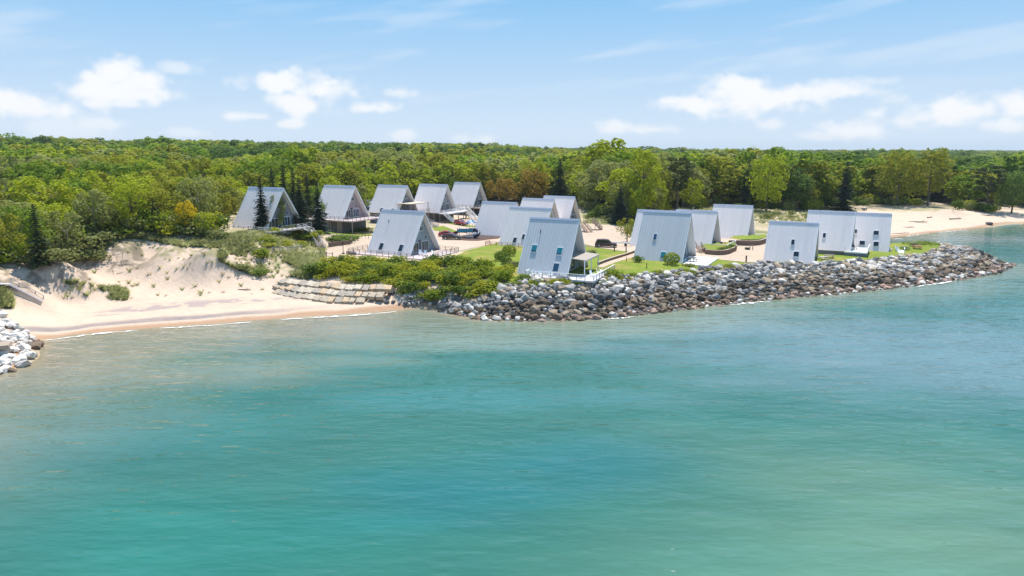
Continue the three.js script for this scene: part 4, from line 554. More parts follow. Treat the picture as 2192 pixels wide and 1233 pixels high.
{
  const near = [], far = [], r = rng(77);
  const rings = [[95, 300, 7.0, 1], [300, 520, 8.6, 1.15], [520, 950, 12, 1.45], [950, 1900, 19, 2.0], [1900, 5200, 42, 3.2]];
  for (const [d0, d1, s, k] of rings) for (let z = -d0 + s; z > -d1 - s; z -= s) for (let x = z * .86 - 40; x < -z * .86 + 40; x += s) {
    const a = x + (r() - .5) * s * .8, b = z + (r() - .5) * s * .8, f = [r(), r(), r(), r(), r()], D = Math.hypot(a, b);
    if (D < d0 || D >= d1) continue;
    const y = T(a, b); if (y < 2.6) continue;
    const [px, py] = proj(a, y, b); if (px < -260 || px > 2450 || py > lookup(frontY, px)) continue;
    if (D < 300) { if (Object.values(HOUSES).some(h => Math.hypot(h[0] - a, h[1] - b) < 10.5) || standing.some(q => Math.hypot(q[0] - a, q[1] - b) < 3)) continue; if (px > 1245 && px < 1320 && py > 452) continue; }
    const left = px < 620, tone = fbm(a * .013, b * .013, 3, 95), u = clamp(f[0] * .75 + (tone - .5) * 1.3 + (D > 420 ? -.13 : .1)), clump = D > 1300 ? .54 + .46 * fbm(a * .006, b * .006, 2, 97) : D > 420 ? (px < 1100 ? .58 : .5) + .68 * fbm(a * .012, b * .012, 2, 97) : 1;
    const cone = f[1] < (D > 300 ? .025 : .05);
    const col = cone ? (f[2] < .25 ? 'spruce' : 'pine') : u < .17 ? 'deep' : u < .42 ? 'green' : u < .64 ? 'olive' : u < .88 ? 'lime' : 'silver';
    const giant = f[4] > .9 && D < 420 && !left ? 1.28 : 1; let h = giant * (left && D < 220 ? 9.5 : left && D < 420 ? 12 : D < 260 ? 13.5 : 15) * (.62 + .75 * f[3] * (.6 + .4 * f[2])) * (cone ? .9 : 1) * clump; if (px > 1240 && D < 300) h *= 1.12;
    if (py > 440 && px > 480 && px < 1240) h *= .8;
    if (Math.abs(px - 448) < 24 && D > 330 && D < 660) h *= .55;   // a gap before the house on the ridge
    (D < 300 ? near : far).push({ a, b, y, h, D, col, cone, k, f, wide: .9 + .45 * f[4] });
  }
  near.sort((p, q) => q.h / q.D - p.h / p.D);
  near.slice(0, 240).forEach(t => tree(t.cone ? 'spruce' : undefined, t.col, [t.a, t.y - .1, t.b], t.h, t.wide * (t.cone ? .95 : 1.3), t.cone ? `${words[t.col]} conifer among the broadleaf trees of the wood` : `${words[t.col]} broadleaf tree of the wood behind the cottages`, `${words[t.col]} ${t.cone ? 'conifers' : 'broadleaf trees'} of the wood`));
  const rest = near.slice(240).concat(far), root = new THREE.Group(); root.name = 'distant_wood'; scene.add(root); root.userData.kind = 'stuff'; tag(root, 'mass of mixed green trees reaching back to the hazy horizon', 'wood');
  const fgeo = [crown(231, { lobes: 20, per: 40, size: .9, rx: 4.6, y0: .12 }), crown(232, { lobes: 16, per: 46, size: .95, rx: 4, y0: .1, tall: 1.2 })], cgeo = conifer(233, 14, 3);
  const leafI = leafMat([1, 1, 1]), sets = [[], [], []]; rest.forEach((t, i) => sets[t.cone && t.k < 1.5 ? 2 : i % 2].push(t));
  sets.forEach((set, q) => {
    const im = new THREE.InstancedMesh(q === 2 ? cgeo : fgeo[q], leafI, set.length); im.name = q === 2 ? 'conifer_crowns' : 'leafy_crowns'; im.castShadow = im.receiveShadow = true; im.userData.kind = 'stuff';
    const m = new THREE.Matrix4(), e = new THREE.Euler(), c = new THREE.Color();
    set.forEach((t, i) => { const s = t.h / 14, w = s * t.wide * t.k * (t.cone ? .95 : 1.2); m.compose(new THREE.Vector3(t.a, t.y - .4, t.b), new THREE.Quaternion().setFromEuler(e.set(0, t.f[2] * 6.28, 0)), new THREE.Vector3(w, s * (t.k > 1.5 ? 1.12 : 1), w)); im.setMatrixAt(i, m); const l = leafCol[t.col], v = .82 + .36 * t.f[3]; im.setColorAt(i, c.setRGB(l[0] * v, l[1] * v, l[2] * v)); });
    root.add(im);
  });
}
// bushes
const bushGeo = [0, 1, 2, 3].map(k => { const c = new Cards(400 + k), r = c.r; for (let q = 0; q < 9; q++) { const a = q * 2.4, d = q ? .5 * Math.sqrt(r()) : 0, L = [Math.cos(a) * d, .32 + .3 * r(), Math.sin(a) * d], R = .3 + .14 * r(); for (let m = 0; m < 46; m++) { const y = 1 - 1.8 * r(), b = r() * 6.2832, s = Math.sqrt(Math.max(0, 1 - y * y)), v = [Math.cos(b) * s, y, Math.sin(b) * s], e = R * (.75 + .35 * r()); c.add([L[0] + v[0] * e, Math.max(.02, L[1] + v[1] * e), L[2] + v[2] * e], [v[0], v[1] * .8 + .3, v[2]], .15, .13, .7); } } return c.geo(); });
const ballGeo = (() => { const c = new Cards(420), r = c.r; for (let m = 0; m < 620; m++) { const y = 1 - 1.75 * r(), b = r() * 6.2832, s = Math.sqrt(Math.max(0, 1 - y * y)), v = [Math.cos(b) * s, y, Math.sin(b) * s], e = .5 * (.93 + .1 * r()); c.add([v[0] * e, .46 + v[1] * e * .92, v[2] * e], v, .1, .09, .45); } return c.geo(); })();
const bushCol = { hedge: [.215, .265, .012], hedgeDark: [.095, .150, .013], yellow: [.34, .34, .012], juniper: [.135, .20, .02], sage: [.23, .245, .075] }, bushM = Object.fromEntries(Object.entries(bushCol).map(([k, c]) => [k, leafMat(c)]));
const stemGeo = mergeGeometries([0, 1, 2, 3].map(k => rod([0, -.15, 0], [Math.cos(k * 1.6) * .25, .5, Math.sin(k * 1.6) * .25], .03, .012, 5)));
let bushId = 0;
const scrub = [];
function bush(p, w, h, col, label, group, ball) { if (label === 'stuff') { scrub.push([p, w, h, col]); return; } const k = bushId++, o = thing('shrub', label, 'shrub', [p[0], p[1] - .05, p[2]], (k * 1.7) % 6.28, group); mesh('foliage', ball ? ballGeo : bushGeo[k % 4], bushM[col], o); mesh('stem', stemGeo, barkM, o); o.scale.set(w, h, w); return o; }
{
  const r = rng(88), poly = px2([[655, 590], [690, 569], [760, 563], [850, 566], [960, 567], [1000, 568], [1045, 575], [1085, 587], [1088, 604], [1060, 622], [1015, 640], [960, 646], [880, 640], [850, 628], [830, 610], [720, 600]]);
  let x0 = 1e9, x1 = -1e9, z0 = 1e9, z1 = -1e9; for (const [x, z] of poly) { x0 = Math.min(x0, x); x1 = Math.max(x1, x); z0 = Math.min(z0, z); z1 = Math.max(z1, z); }
  for (let x = x0; x < x1; x += 1.75) for (let z = z0; z < z1; z += 1.75) { const a = x + (r() - .5) * 1.2, b = z + (r() - .5) * 1.2, f = [r(), r(), r()]; if (!inPoly(poly, a, b) || fbm(a * .3, b * .3, 2, 71) < .3) continue; const c = f[0] < .42 ? 'hedge' : f[0] < .6 ? 'hedgeDark' : 'yellow', w = { hedge: 'mid green', hedgeDark: 'dark green', yellow: 'yellow-green' }[c]; bush([a, T(a, b), b], 1.7 + 1.5 * f[1], .8 + 1.4 * f[2] * f[2] + .45 * f[1], c, `${w} wild shrub of the thicket below the two-skylight cottage`, `${w} shrubs of the thicket`); }
  const B = (px, py, w, h, col, label, ball) => bush(hit(px, py), w, h, col, label, undefined, ball);
  B(1437, 567, 3.2, 2.7, 'hedge', 'large clipped round bush against the blue-grey cottage', true); B(1365, 562, 1.7, 1.6, 'juniper', 'small round shrub at the corner of the clipped-bush cottage');
  B(1090, 548, 3, 2.6, 'hedge', 'tallest rounded shrub beside the red-brown deck', true); B(1072, 558, 2.6, 2.2, 'juniper', 'dark rounded shrub next to the tallest one', true); B(1084, 566, 2.2, 1.7, 'hedgeDark', 'dark ball shrub by the three-skylight cottage', true); B(1088, 583, 2.6, 1.8, 'hedge', 'clipped dome shrub at the lawn corner', true); B(1102, 570, 2, 1.2, 'sage', 'sage coloured low shrub against the blue-grey roof'); B(1123, 602, 2.4, 1.2, 'hedgeDark', 'flat dark shrub in front of the white rails'); B(1312, 592, 2.6, 1.6, 'hedge', 'loose green shrub at the white rail corner'); B(1268, 545, 1.8, 1.2, 'sage', 'greyish flower shrub at the parked van lawn');
  B(1475, 570, 2, .7, 'sage', 'low purple-grey shrub under the clipped bush'); B(620, 505, 3, 2.6, 'hedge', 'leafy shrub below the dune top deck'); B(588, 503, 2.4, 2, 'yellow', 'yellow-green shrub below the dune top deck');
  B(562, 555, 2.6, 2.4, 'hedge', 'upright green shrub on the sandy slope'); B(556, 587, 2.8, 1.2, 'juniper', 'low dark shrub on the bare sand'); B(518, 575, 2, 1, 'sage', 'small sage shrub on the bare sand'); B(265, 503, 3.6, 1.7, 'hedge', 'mounded shrub on the dune summit'); B(300, 507, 2.4, 1.2, 'sage', 'grey shrub on the dune summit');
  for (const [x, y, w] of [[725, 511, 3.4], [745, 513, 3.2], [735, 517, 3], [765, 496, 3], [780, 494, 3.4], [715, 516, 3], [752, 512, 2.8]]) bush(hit(x, y), w, 1.1, 'juniper', 'low spreading juniper in the walled bed by the lot', 'junipers of the walled bed');
  for (const [x, y] of [[1545, 543], [1556, 541], [1566, 537]]) bush(hit(x, y).map((v, k) => k === 1 ? v + .9 : v), 1.5, .7, 'juniper', 'small juniper planted above the curved brown wall', 'junipers above the curved wall');
  for (let k = 0; k < 190; k++) { const lft = k % 3 === 0, px = lft ? -20 + 500 * r() : 1245 + 960 * r(), py = lookup(frontY, px) + (lft ? 2 : 3) - 9 * r(), p = hit(px, py), d = Math.hypot(p[0], p[2]), q = r(), c = ['hedge', 'hedgeDark', 'yellow', 'sage'][Math.floor(r() * 4)]; if (d > 330) continue; bush(p, 2.6 + 2.6 * q, 2 + 2.6 * r(), c, 'stuff'); }
  for (const [x, y, w, h, l] of [[150, 552, 4.5, 3.2, 'grey leafed bush beside the leaning loose tree on the bank'], [190, 536, 5, 3.4, 'wide grey leafed bush on the bank edge under the big pale tree'], [222, 518, 4.2, 2.4, 'grey leafed bush right below the dune summit'], [118, 562, 4, 2.6, 'grey leafed bush at the foot of the bank conifer']]) B(x, y, w, h, 'sage', l);
  for (let k = 0; k < 26; k++) { const px = 560 + 120 * r(), py = 503 + 24 * r() * (px < 650 ? 1 : .5), c = k % 3 ? 'yellow' : 'hedge'; bush(hit(px, py), 1.4 + 1.6 * r(), .7 + .9 * r(), c, `${k % 3 ? 'yellow-green' : 'mid green'} low shrub on the grassy slope below the dune top cottage`, `${k % 3 ? 'yellow-green' : 'mid green'} shrubs on the grassy slope`); }
  for (let k = 0; k < 46; k++) { const px = [1255, 1290, 1440, 1540, 1640, 1690, 1740, 160, 420][k % 9] + 60 * r(), py = [468, 476, 452, 452, 468, 474, 466, 560, 515][k % 9] - 14 * r(); bush(hit(px, py), 1.6 + 2 * r(), .9 + 1.4 * r(), k % 3 ? 'sage' : 'hedgeDark', 'stuff'); }
  for (let k = 0; k < 60; k++) { const px = 1090 + 480 * r(), y = lookup([[1090, 608], [1230, 602], [1318, 595], [1409, 586], [1500, 578], [1574, 570]], px), p = hit(px, y + 8 * r() - 1); bush(p, .8 + .9 * r(), .5 + .4 * r(), k % 2 ? 'hedge' : 'yellow', 'stuff'); }
  const im = new THREE.InstancedMesh(bushGeo[1], leafMat([1, 1, 1]), scrub.length), m = new THREE.Matrix4(), c = new THREE.Color(); im.name = 'undergrowth'; im.userData.kind = 'stuff'; tag(im, 'tangled undergrowth along the wood edge, the dry dune and the boulder crest', 'undergrowth'); im.castShadow = im.receiveShadow = true; scene.add(im);
  scrub.forEach(([p, w, h, col], i) => { m.compose(new THREE.Vector3(p[0], p[1] - .05, p[2]), new THREE.Quaternion().setFromEuler(new THREE.Euler(0, i * 1.7, 0)), new THREE.Vector3(w, h, w)); im.setMatrixAt(i, m); im.setColorAt(i, c.setRGB(...bushCol[col])); });
}
{ // beach grass: too many blades to count
  const r = rng(99), g = new Cards(500); for (let k = 0; k < 22; k++) { const a = r() * 6.28, l = .1 + .35 * r(), d = [Math.cos(a), 1.2 + r(), Math.sin(a)], s = .75 / Math.hypot(...d) * (.6 + .5 * r()), b = [Math.cos(a) * .12 * r(), 0, Math.sin(a) * .12 * r()], n = g.p.length / 3; g.p.push(b[0] - .03, 0, b[2], b[0] + .03, 0, b[2] + .02, b[0] + d[0] * s, d[1] * s, b[2] + d[2] * s); for (let q = 0; q < 3; q++) g.n.push(d[0] * .2, 1, d[2] * .2); g.i.push(n, n + 1, n + 2); }
  const spots = [];
  for (let k = 0; k < 60000 && spots.length < 8000; k++) {
    const px = -20 + 760 * r(), py = 480 + 180 * r(), u = r(), q = r(); const w = fbm(px * .02, py * .045, 3, 66);
    const zone = inPoly([[330, 505], [430, 515], [520, 498], [600, 492], [660, 500], [700, 535], [690, 560], [640, 575], [610, 560], [570, 545], [480, 532], [400, 528], [340, 515]], px, py) ? (w > .43 ? 1 : .12) : inPoly([[470, 530], [640, 540], [650, 580], [600, 600], [540, 590], [500, 575], [470, 560]], px, py) ? (w > .56 ? .6 : .03) : inPoly([[120, 640], [140, 605], [190, 600], [240, 615], [280, 620], [270, 645], [180, 635]], px, py) ? (w > .55 ? .45 : .02) : inPoly([[0, 610], [25, 640], [28, 665], [0, 668]], px, py) ? .9 : inPoly([[190, 525], [235, 495], [330, 503], [420, 522], [400, 530], [300, 512], [250, 512], [215, 545]], px, py) ? .85 : inPoly([[610, 590], [640, 570], [690, 560], [700, 575], [660, 600]], px, py) ? .5 : inPoly([[110, 600], [250, 520], [480, 545], [640, 590], [560, 630], [300, 640], [120, 650]], px, py) ? .0035 : 0;
    if (u > zone) continue; const p = hit(px, py); spots.push([p, .7 + .7 * q, r()]);
  }
  for (let k = 0; k < 2600; k++) { const px = 1250 + 560 * r(), py = 438 + 40 * r(); if (px > 1245 && px < 1350 ? py < 478 : py < lookup([[1350, 480], [1440, 450], [1530, 455], [1640, 480], [1730, 485], [1800, 462], [1830, 450]], px)) spots.push([hit(px, py), .8 + .7 * r(), r()]); }
  for (let k = 0; k < 1500; k++) { const px = 1900 + 150 * r(), py = 512 + 22 * r(); if (py < lookup([[1900, 522], [1980, 526], [2048, 526]], px) && px > 1930) spots.push([hit(px, py), .5 + .5 * r(), -r()]); }
  const im = new THREE.InstancedMesh(g.geo(), leafMat([1, 1, 1]), spots.length); im.name = 'beach_grass'; im.userData.kind = 'stuff'; tag(im, 'pale green beach grass on the dunes and the point', 'grass'); im.castShadow = im.receiveShadow = true;
  const m = new THREE.Matrix4(), c = new THREE.Color(); spots.forEach(([p, s, t], i) => { m.compose(new THREE.Vector3(p[0], p[1] - .03, p[2]), new THREE.Quaternion().setFromEuler(new THREE.Euler(0, t * 40, 0)), new THREE.Vector3(s * 1.3, s, s * 1.3)); im.setMatrixAt(i, m); im.setColorAt(i, t < 0 ? c.setRGB(.22, .29, .03) : c.setRGB(.27 + .14 * t, .32 + .07 * t, .09 + .06 * t)); }); scene.add(im);
}

// ---------------------------------------------------------------- vehicles, playground, furniture
function car(label, p, turn, paint, { suv = false } = {}) {
  const o = thing(suv ? 'parked_van' : 'parked_car', label, suv ? 'van' : 'car', [p[0], p[1] + .06, p[2]], turn), L = suv ? 4.9 : 4.5, H = suv ? 1.75 : 1.42, hw = .9, x = v => v * L / 2;
  const side = (pts, d) => new THREE.ExtrudeGeometry(new THREE.Shape(pts.map(q => new THREE.Vector2(...q))), { depth: d, bevelEnabled: true, bevelSize: .06, bevelThickness: .08, bevelSegments: 2 }).translate(0, 0, -d / 2);
  const bodyM = new THREE.MeshPhysicalMaterial({ roughness: .4, clearcoat: .35, clearcoatRoughness: .12 }); bodyM.color.setRGB(...paint);
  mesh('body', side([[x(-.98), .32], [x(.98), .32], [x(1), .62], [x(.93), .82], [x(.5), .95], [x(-.93), 1.0], [x(-1), .75]], 2 * hw - .16), bodyM, o);
  const roof = suv ? [[x(.5), .95], [x(.16), H - .08], [x(-.2), H], [x(-.84), H - .06], [x(-.95), .98]] : [[x(.42), .95], [x(.1), H - .05], [x(-.25), H], [x(-.55), H - .08], [x(-.88), .98]];
  const cab = mesh('cabin', side(roof, 2 * hw - .34), bodyM, o);
  const inset = roof.map(([a, b]) => [a * .9 - .03, .97 + (b - .97) * .84]);
  for (const s of [1, -1]) mesh('side_window', new THREE.ExtrudeGeometry(new THREE.Shape(inset.map(q => new THREE.Vector2(...q))), { depth: .02, bevelEnabled: false }).translate(0, 0, s * (hw - .082) - .01), M.glass, cab);
  const wsh = (a, b) => bar([(a[0] + b[0]) / 2 + .02, (a[1] + b[1]) / 2, -.68], [(a[0] + b[0]) / 2 + .02, (a[1] + b[1]) / 2, .68], .05, .1);
  mesh('windscreen', new THREE.BoxGeometry(.05, Math.hypot(roof[1][0] - roof[0][0], roof[1][1] - roof[0][1]) * .85, 1.36).rotateZ(Math.atan2(roof[0][0] - roof[1][0], roof[1][1] - roof[0][1])).translate((roof[0][0] + roof[1][0]) / 2 + .06, (roof[0][1] + roof[1][1]) / 2 + .05, 0), M.glassBlue, cab);
  mesh('rear_window', new THREE.BoxGeometry(.04, .5, 1.3).rotateZ(-.2).translate(roof[4][0] - .01, (roof[3][1] + roof[4][1]) / 2, 0), M.glass, cab);
  for (const a of [.62, -.62]) for (const s of [1, -1]) { const w = mesh('wheel', new THREE.CylinderGeometry(.35, .35, .24, 18).rotateX(Math.PI / 2).translate(x(a), .35, s * (hw - .06)), M.black, o); mesh('rim', new THREE.CylinderGeometry(.21, .21, .03, 14).rotateX(Math.PI / 2).translate(x(a), .35, s * (hw + .07)), std(.5, .5, .5, .35, { metalness: .7 }), w); }
  for (const s of [.62, -.62]) { mesh('headlight', box(x(1) + .0, x(1) + .07, .6, .74, s - .17, s + .17), M.frame, o); mesh('tail_light', box(x(-1) - .07, x(-1), .7, .9, s - .14, s + .14), std(.3, .01, .01, .4), o); }
  mesh('bumper', box(x(1) + .02, x(1) + .1, .34, .5, -.8, .8), M.black, o); mesh('bumper', box(x(-1) - .1, x(-1) - .02, .36, .52, -.8, .8), M.black, o);
}
car('dark maroon van parked on the lot beside the lawn', hit(1297, 529), -.18, [.06, .022, .038], { suv: true });
car('black car parked by the playground edging', hit(967, 513), -.1, [.012, .013, .016]);
car('red car behind the black one beside the playground', hit(958, 506.5), -.1, [.35, .015, .03]);
car('red car at the foot of the white stair', hit(987, 482), -.75, [.33, .012, .022]);
{ // boat trailer bars beside the van
  const o = thing('trailer', 'empty white trailer frame behind the dark maroon van', 'trailer', hit(1330, 527), -.12); for (const s of [.5, -.5]) mesh('side_beam', box(-2.6, 2.6, .75, .95, s - .08, s + .08), M.white, o); for (const x of [-2.3, -.8, .8, 2.3]) mesh('cross_beam', box(x - .05, x + .05, .78, .9, -.42, .42), M.white, o); for (const s of [.62, -.62]) mesh('wheel', new THREE.CylinderGeometry(.32, .32, .2, 16).rotateX(Math.PI / 2).translate(1, .34, s), M.black, o); mesh('axle', rod([1, .34, -.6], [1, .34, .6], .05), M.dark, o); mesh('axle_bracket', mergeGeometries([box(.9, 1.1, .36, .76, .45, .55), box(.9, 1.1, .36, .76, -.55, -.45)]), M.dark, o); mesh('jack', box(-2.5, -2.4, 0, .76, -.05, .05), M.dark, o);
}
{ // playground
  const o = thing('playground_set', 'blue climbing frame with roofed tower and slides on the mulch', 'playground', hit(1008, 509), -.35), blue = std(.03, .12, .25, .5), teal = std(.015, .21, .33, .5), navy = std(.012, .025, .06, .5), pale = std(.7, .7, .66, .5);
  for (const [x, z] of [[-.8, .8], [.8, .8], [-.8, -.8], [.8, -.8]]) mesh('tower_post', rod([x, 0, z], [x, 3.9, z], .07), pale, o);
  mesh('tower_roof', new THREE.ConeGeometry(1.75, 1.0, 4, 1).rotateY(Math.PI / 4).translate(0, 4.35, 0), blue, o);
  mesh('tower_floor', box(-.9, .9, 1.5, 1.62, -.9, .9), navy, o);
  for (const s of [1, -1]) mesh('tower_panel', box(-.85, .85, 1.62, 2.4, s * .86 - .03, s * .86 + .03), teal, o);
  mesh('bridge', box(-3.6, -.92, 1.3, 1.42, -.6, .6), navy, o); for (const s of [1, -1]) mesh('bridge_panel', box(-3.6, -.92, 1.42, 2.2, s * .6 - .03, s * .6 + .03), teal, o);
  for (const [x, z] of [[-3.5, .6], [-3.5, -.6]]) mesh('bridge_post', rod([x, 0, z], [x, 2.5, z], .07), navy, o);
  const slide = new THREE.CatmullRomCurve3([[-3.6, 1.4, 0], [-4.6, 1.0, 0], [-5.6, .45, .1], [-6.6, .25, .2]].map(v => new THREE.Vector3(...v)));
  mesh('slide', new THREE.ExtrudeGeometry(new THREE.Shape([[0, -.35], [.35, -.35], [.35, -.28], [.07, -.28], [.07, .28], [.35, .28], [.35, .35], [0, .35]].map(q => new THREE.Vector2(-q[0], q[1]))), { steps: 24, extrudePath: slide, bevelEnabled: false }), navy, o);
  mesh('tube_slide', new THREE.TubeGeometry(new THREE.CatmullRomCurve3([[.9, 2.1, 0], [1.7, 2.0, .1], [2.5, 1.5, .7], [2.5, 1.0, 1.6], [1.6, .55, 1.9]].map(v => new THREE.Vector3(...v))), 24, .48, 12), navy, o);
  mesh('climber', mergeGeometries([0, 1, 2, 3, 4].map(k => rod([-.6 + .02 * k, .3 + .3 * k, .95 + .1 * (4 - k)], [.6, .3 + .3 * k, .95 + .1 * (4 - k)], .035)).concat([rod([-.6, 0, 1.5], [-.6, 1.6, .92], .05), rod([.6, 0, 1.5], [.6, 1.6, .92], .05)])), pale, o);
}
function chair(label, p, turn, m = M.white) { const o = thing('garden_chair', label, 'chair', p, turn, label.replace('chair', 'chairs')); mesh('seat', box(-.3, .3, .36, .42, -.3, .3), m, o); mesh('backrest', new THREE.BoxGeometry(.6, .75, .05).rotateX(-.3).translate(0, .75, -.4), m, o); for (const x of [-.27, .27]) { for (const z of [-.26, .26]) mesh('leg', box(x - .035, x + .035, 0, .37, z - .035, z + .035), m, o); mesh('armrest', box(x * 1.25 - .06, x * 1.25 + .06, .56, .6, -.3, .34), m, o); mesh('arm_post', box(x * 1.22 - .03, x * 1.22 + .03, .0, .56, .24, .3), m, o); } }
function table(label, p, turn, m, bench = true) { const o = thing(bench ? 'picnic_table' : 'patio_table', label, 'table', p, turn); mesh('table_top', new RoundedBoxGeometry(1.9, .07, .85, 2, .02).translate(0, .75, 0), m, o); for (const x of [-.7, .7]) { mesh('trestle', mergeGeometries([bar([x, 0, -.65], [x, .72, -.2], .08), bar([x, 0, .65], [x, .72, .2], .08), bar([x, .4, -.72], [x, .4, .72], .07)]), m, o); } if (bench) for (const z of [-.72, .72]) mesh('bench_seat', box(-.95, .95, .44, .49, z - .14, z + .14), m, o); }
const on = (h, x, z, y = 0) => h.toWorld(x, y, z);
{
  const d = std(.05, .045, .045, .7), g = M.greyWood;
  for (const [x, z, t] of [[1.2, 3.4, .3], [2.6, 3.9, -.2], [3.9, 2.4, 1.2]]) chair('white garden chair on the deck with thin brown railing', on(hs.f, hs.f.L / 2 + x, z, -.02), t, M.white);
  for (const [x, z, t] of [[4.4, 1.5, 1.4], [4.2, -.5, 1.6], [3.9, 3.8, .8]]) chair('white garden chair on the pale deck above the boulders', on(hs.g, hs.g.L / 2 + x, z, .02), t, M.white);
  for (const [x, z] of [[-1.2, .8], [.2, .9], [2, .8]]) chair('white garden chair behind the low white rails by the roof edge', on(hs.g, x, hs.g.W + z, .02), .2, M.white);
  for (const [x, z, t] of [[1, 2.8, .3], [2.2, 1.2, .9], [2.6, 3, .2], [1.2, .2, 2]]) chair('white plastic chair on the low patio by the dune', on(hs.n, hs.n.L / 2 + x, z, 0), t, M.white);
  table('white table among the plastic chairs by the dune', on(hs.n, hs.n.L / 2 + 2.9, -1.2, 0), .2, M.white, false);
  table('dark picnic table on the low white deck', on(hs.l, hs.l.L / 2 + 1.2, 2.6, 0), .3, d); table('grey picnic table beside the gable right behind the boulders', hit(1762, 557), .2, g); table('brown picnic table next to the grey one behind the boulders', hit(1775, 553), -.3, M.wood);
  for (const [x, z, t] of [[.4, 2.6, .5], [1.8, 1, .8], [1.9, 3, 0]]) chair('white garden chair on the deck at the end of the point', on(hs.q, hs.q.L / 2 + x, z, -.03), t, M.white);
  table('green and white picnic table on the lawn of the point', hit(1937, 535), .1, std(.03, .09, .06, .6)); table('dark picnic table at the far lawn edge of the point', hit(1957, 527), .3, std(.06, .05, .045, .7)); table('reddish picnic table at the far lawn edge of the point', hit(1963, 533), -.2, std(.36, .13, .08, .7));
  for (const [x, z] of [[.6, 2.6], [2.1, 2.4]]) chair('black chair on the white sided deck', on(hs.m, hs.m.L / 2 + x, z, .1), .3, M.black);
  table('dark table on the white sided deck', on(hs.m, hs.m.L / 2 + 1.6, .6, .1), .3, M.black, false);
  chair('dark chair on the white railed plinth deck', on(hs.p, hs.p.L / 2 + .6, 1.6, 0), .4, M.black);
}
function bollard(px, py, h, label, r = .1) { const o = thing('bollard', label, 'bollard', hit(px, py)); mesh('post', rod([0, -.3, 0], [0, h, 0], r, r, 12), M.dark, o); mesh('cap', new THREE.SphereGeometry(r * 1.25, 12, 8).scale(1, .6, 1).translate(0, h, 0), M.dark, o); }
bollard(1315, 539, 1.5, 'dark bollard by the front of the maroon van', .12); bollard(1340, 540, 1.1, 'short dark bollard by the weeping tree', .12); bollard(1597, 561, 1.25, 'dark bollard between lawn and lot near the boulders', .14); bollard(1384, 576, 1.1, 'thin dark bollard on the lawn of the clipped-bush cottage', .07); bollard(1341, 560, .9, 'thin dark bollard beside the garden path', .06);
{ // lamp post, low fence and sign by the lot entrance
  const o = thing('lamp_post', 'dark lamp post at the lot corner by the picket row', 'lamp post', hit(735, 544)); mesh('pole', rod([0, -.2, 0], [0, 2.2, 0], .07), M.dark, o); mesh('lantern', new THREE.CylinderGeometry(.2, .14, .4, 8).translate(0, 2.4, 0), M.black, o); mesh('base', new THREE.CylinderGeometry(.3, .34, .35, 12).translate(0, .12, 0), M.dark, o);
  const f = thing('picket_row', 'row of short dark pickets beside the thin railed deck', 'fence', hit(742, 545)), a = hit(742, 545), b = hit(762, 547); for (let k = 0; k < 13; k++) { const t = k / 12; mesh('picket', box(lerp(0, b[0] - a[0], t) - .05, lerp(0, b[0] - a[0], t) + .05, lerp(0, b[1] - a[1], t) - .2, lerp(0, b[1] - a[1], t) + .75, lerp(0, b[2] - a[2], t) - .05, lerp(0, b[2] - a[2], t) + .05), M.dark, f); }
  for (const [label, pts, m] of [['dark post fence at the foot of the long weathered stair', [[686, 548], [699, 551], [712, 552]], M.dark], ['row of brown posts behind the juniper bed', [[762, 508], [768, 508], [775, 509], [782, 510], [789, 511]], M.wood]]) { const q = pts.map(v => hit(...v)), g = thing('post_fence', label, 'fence', q[0]); q.forEach((p, k) => { const d = p.map((v, i) => v - q[0][i]); mesh('post', box(d[0] - .06, d[0] + .06, d[1] - .3, d[1] + 1.15, d[2] - .06, d[2] + .06), m, g); if (k) { const e = q[k - 1].map((v, i) => v - q[0][i]); mesh('rail', bar([e[0], e[1] + .85, e[2]], [d[0], d[1] + .85, d[2]], .04, .07), m, g); } }); }
  const q = [[584, 540], [600, 541], [616, 540], [632, 538], [647, 535]].map(v => hit(...v)), g = thing('net_fence', 'low sand fence with a pale top rail on the grassy dune', 'fence', q[0]); q.forEach((p, k) => { const d = p.map((v, i) => v - q[0][i]); mesh('post', box(d[0] - .05, d[0] + .05, d[1] - .3, d[1] + 1.1, d[2] - .05, d[2] + .05), M.greyWood, g); if (k) { const e = q[k - 1].map((v, i) => v - q[0][i]); mesh('top_rail', bar([e[0], e[1] + 1.05, e[2]], [d[0], d[1] + 1.05, d[2]], .05, .09), M.greyWood, g); const pk = []; for (let m = 1; m < 12; m++) { const t = m / 12; pk.push(box(lerp(e[0], d[0], t) - .02, lerp(e[0], d[0], t) + .02, lerp(e[1], d[1], t), lerp(e[1], d[1], t) + 1, lerp(e[2], d[2], t) - .01, lerp(e[2], d[2], t) + .01)); } const s = mesh('slats', mergeGeometries(pk), M.greyWood, g); s.userData.kind = 'stuff'; } });
  const s = thing('sign_board', 'green box with two brown posts standing on the lot', 'sign', hit(1606, 535)); for (const x of [-.1, .55]) mesh('post', box(x - .07, x + .07, -.2, 1.3, -.07, .07), M.wood, s); mesh('crate', new RoundedBoxGeometry(.9, .55, .6, 2, .04).translate(-.75, .32, 0), std(.03, .07, .05, .7), s);
}
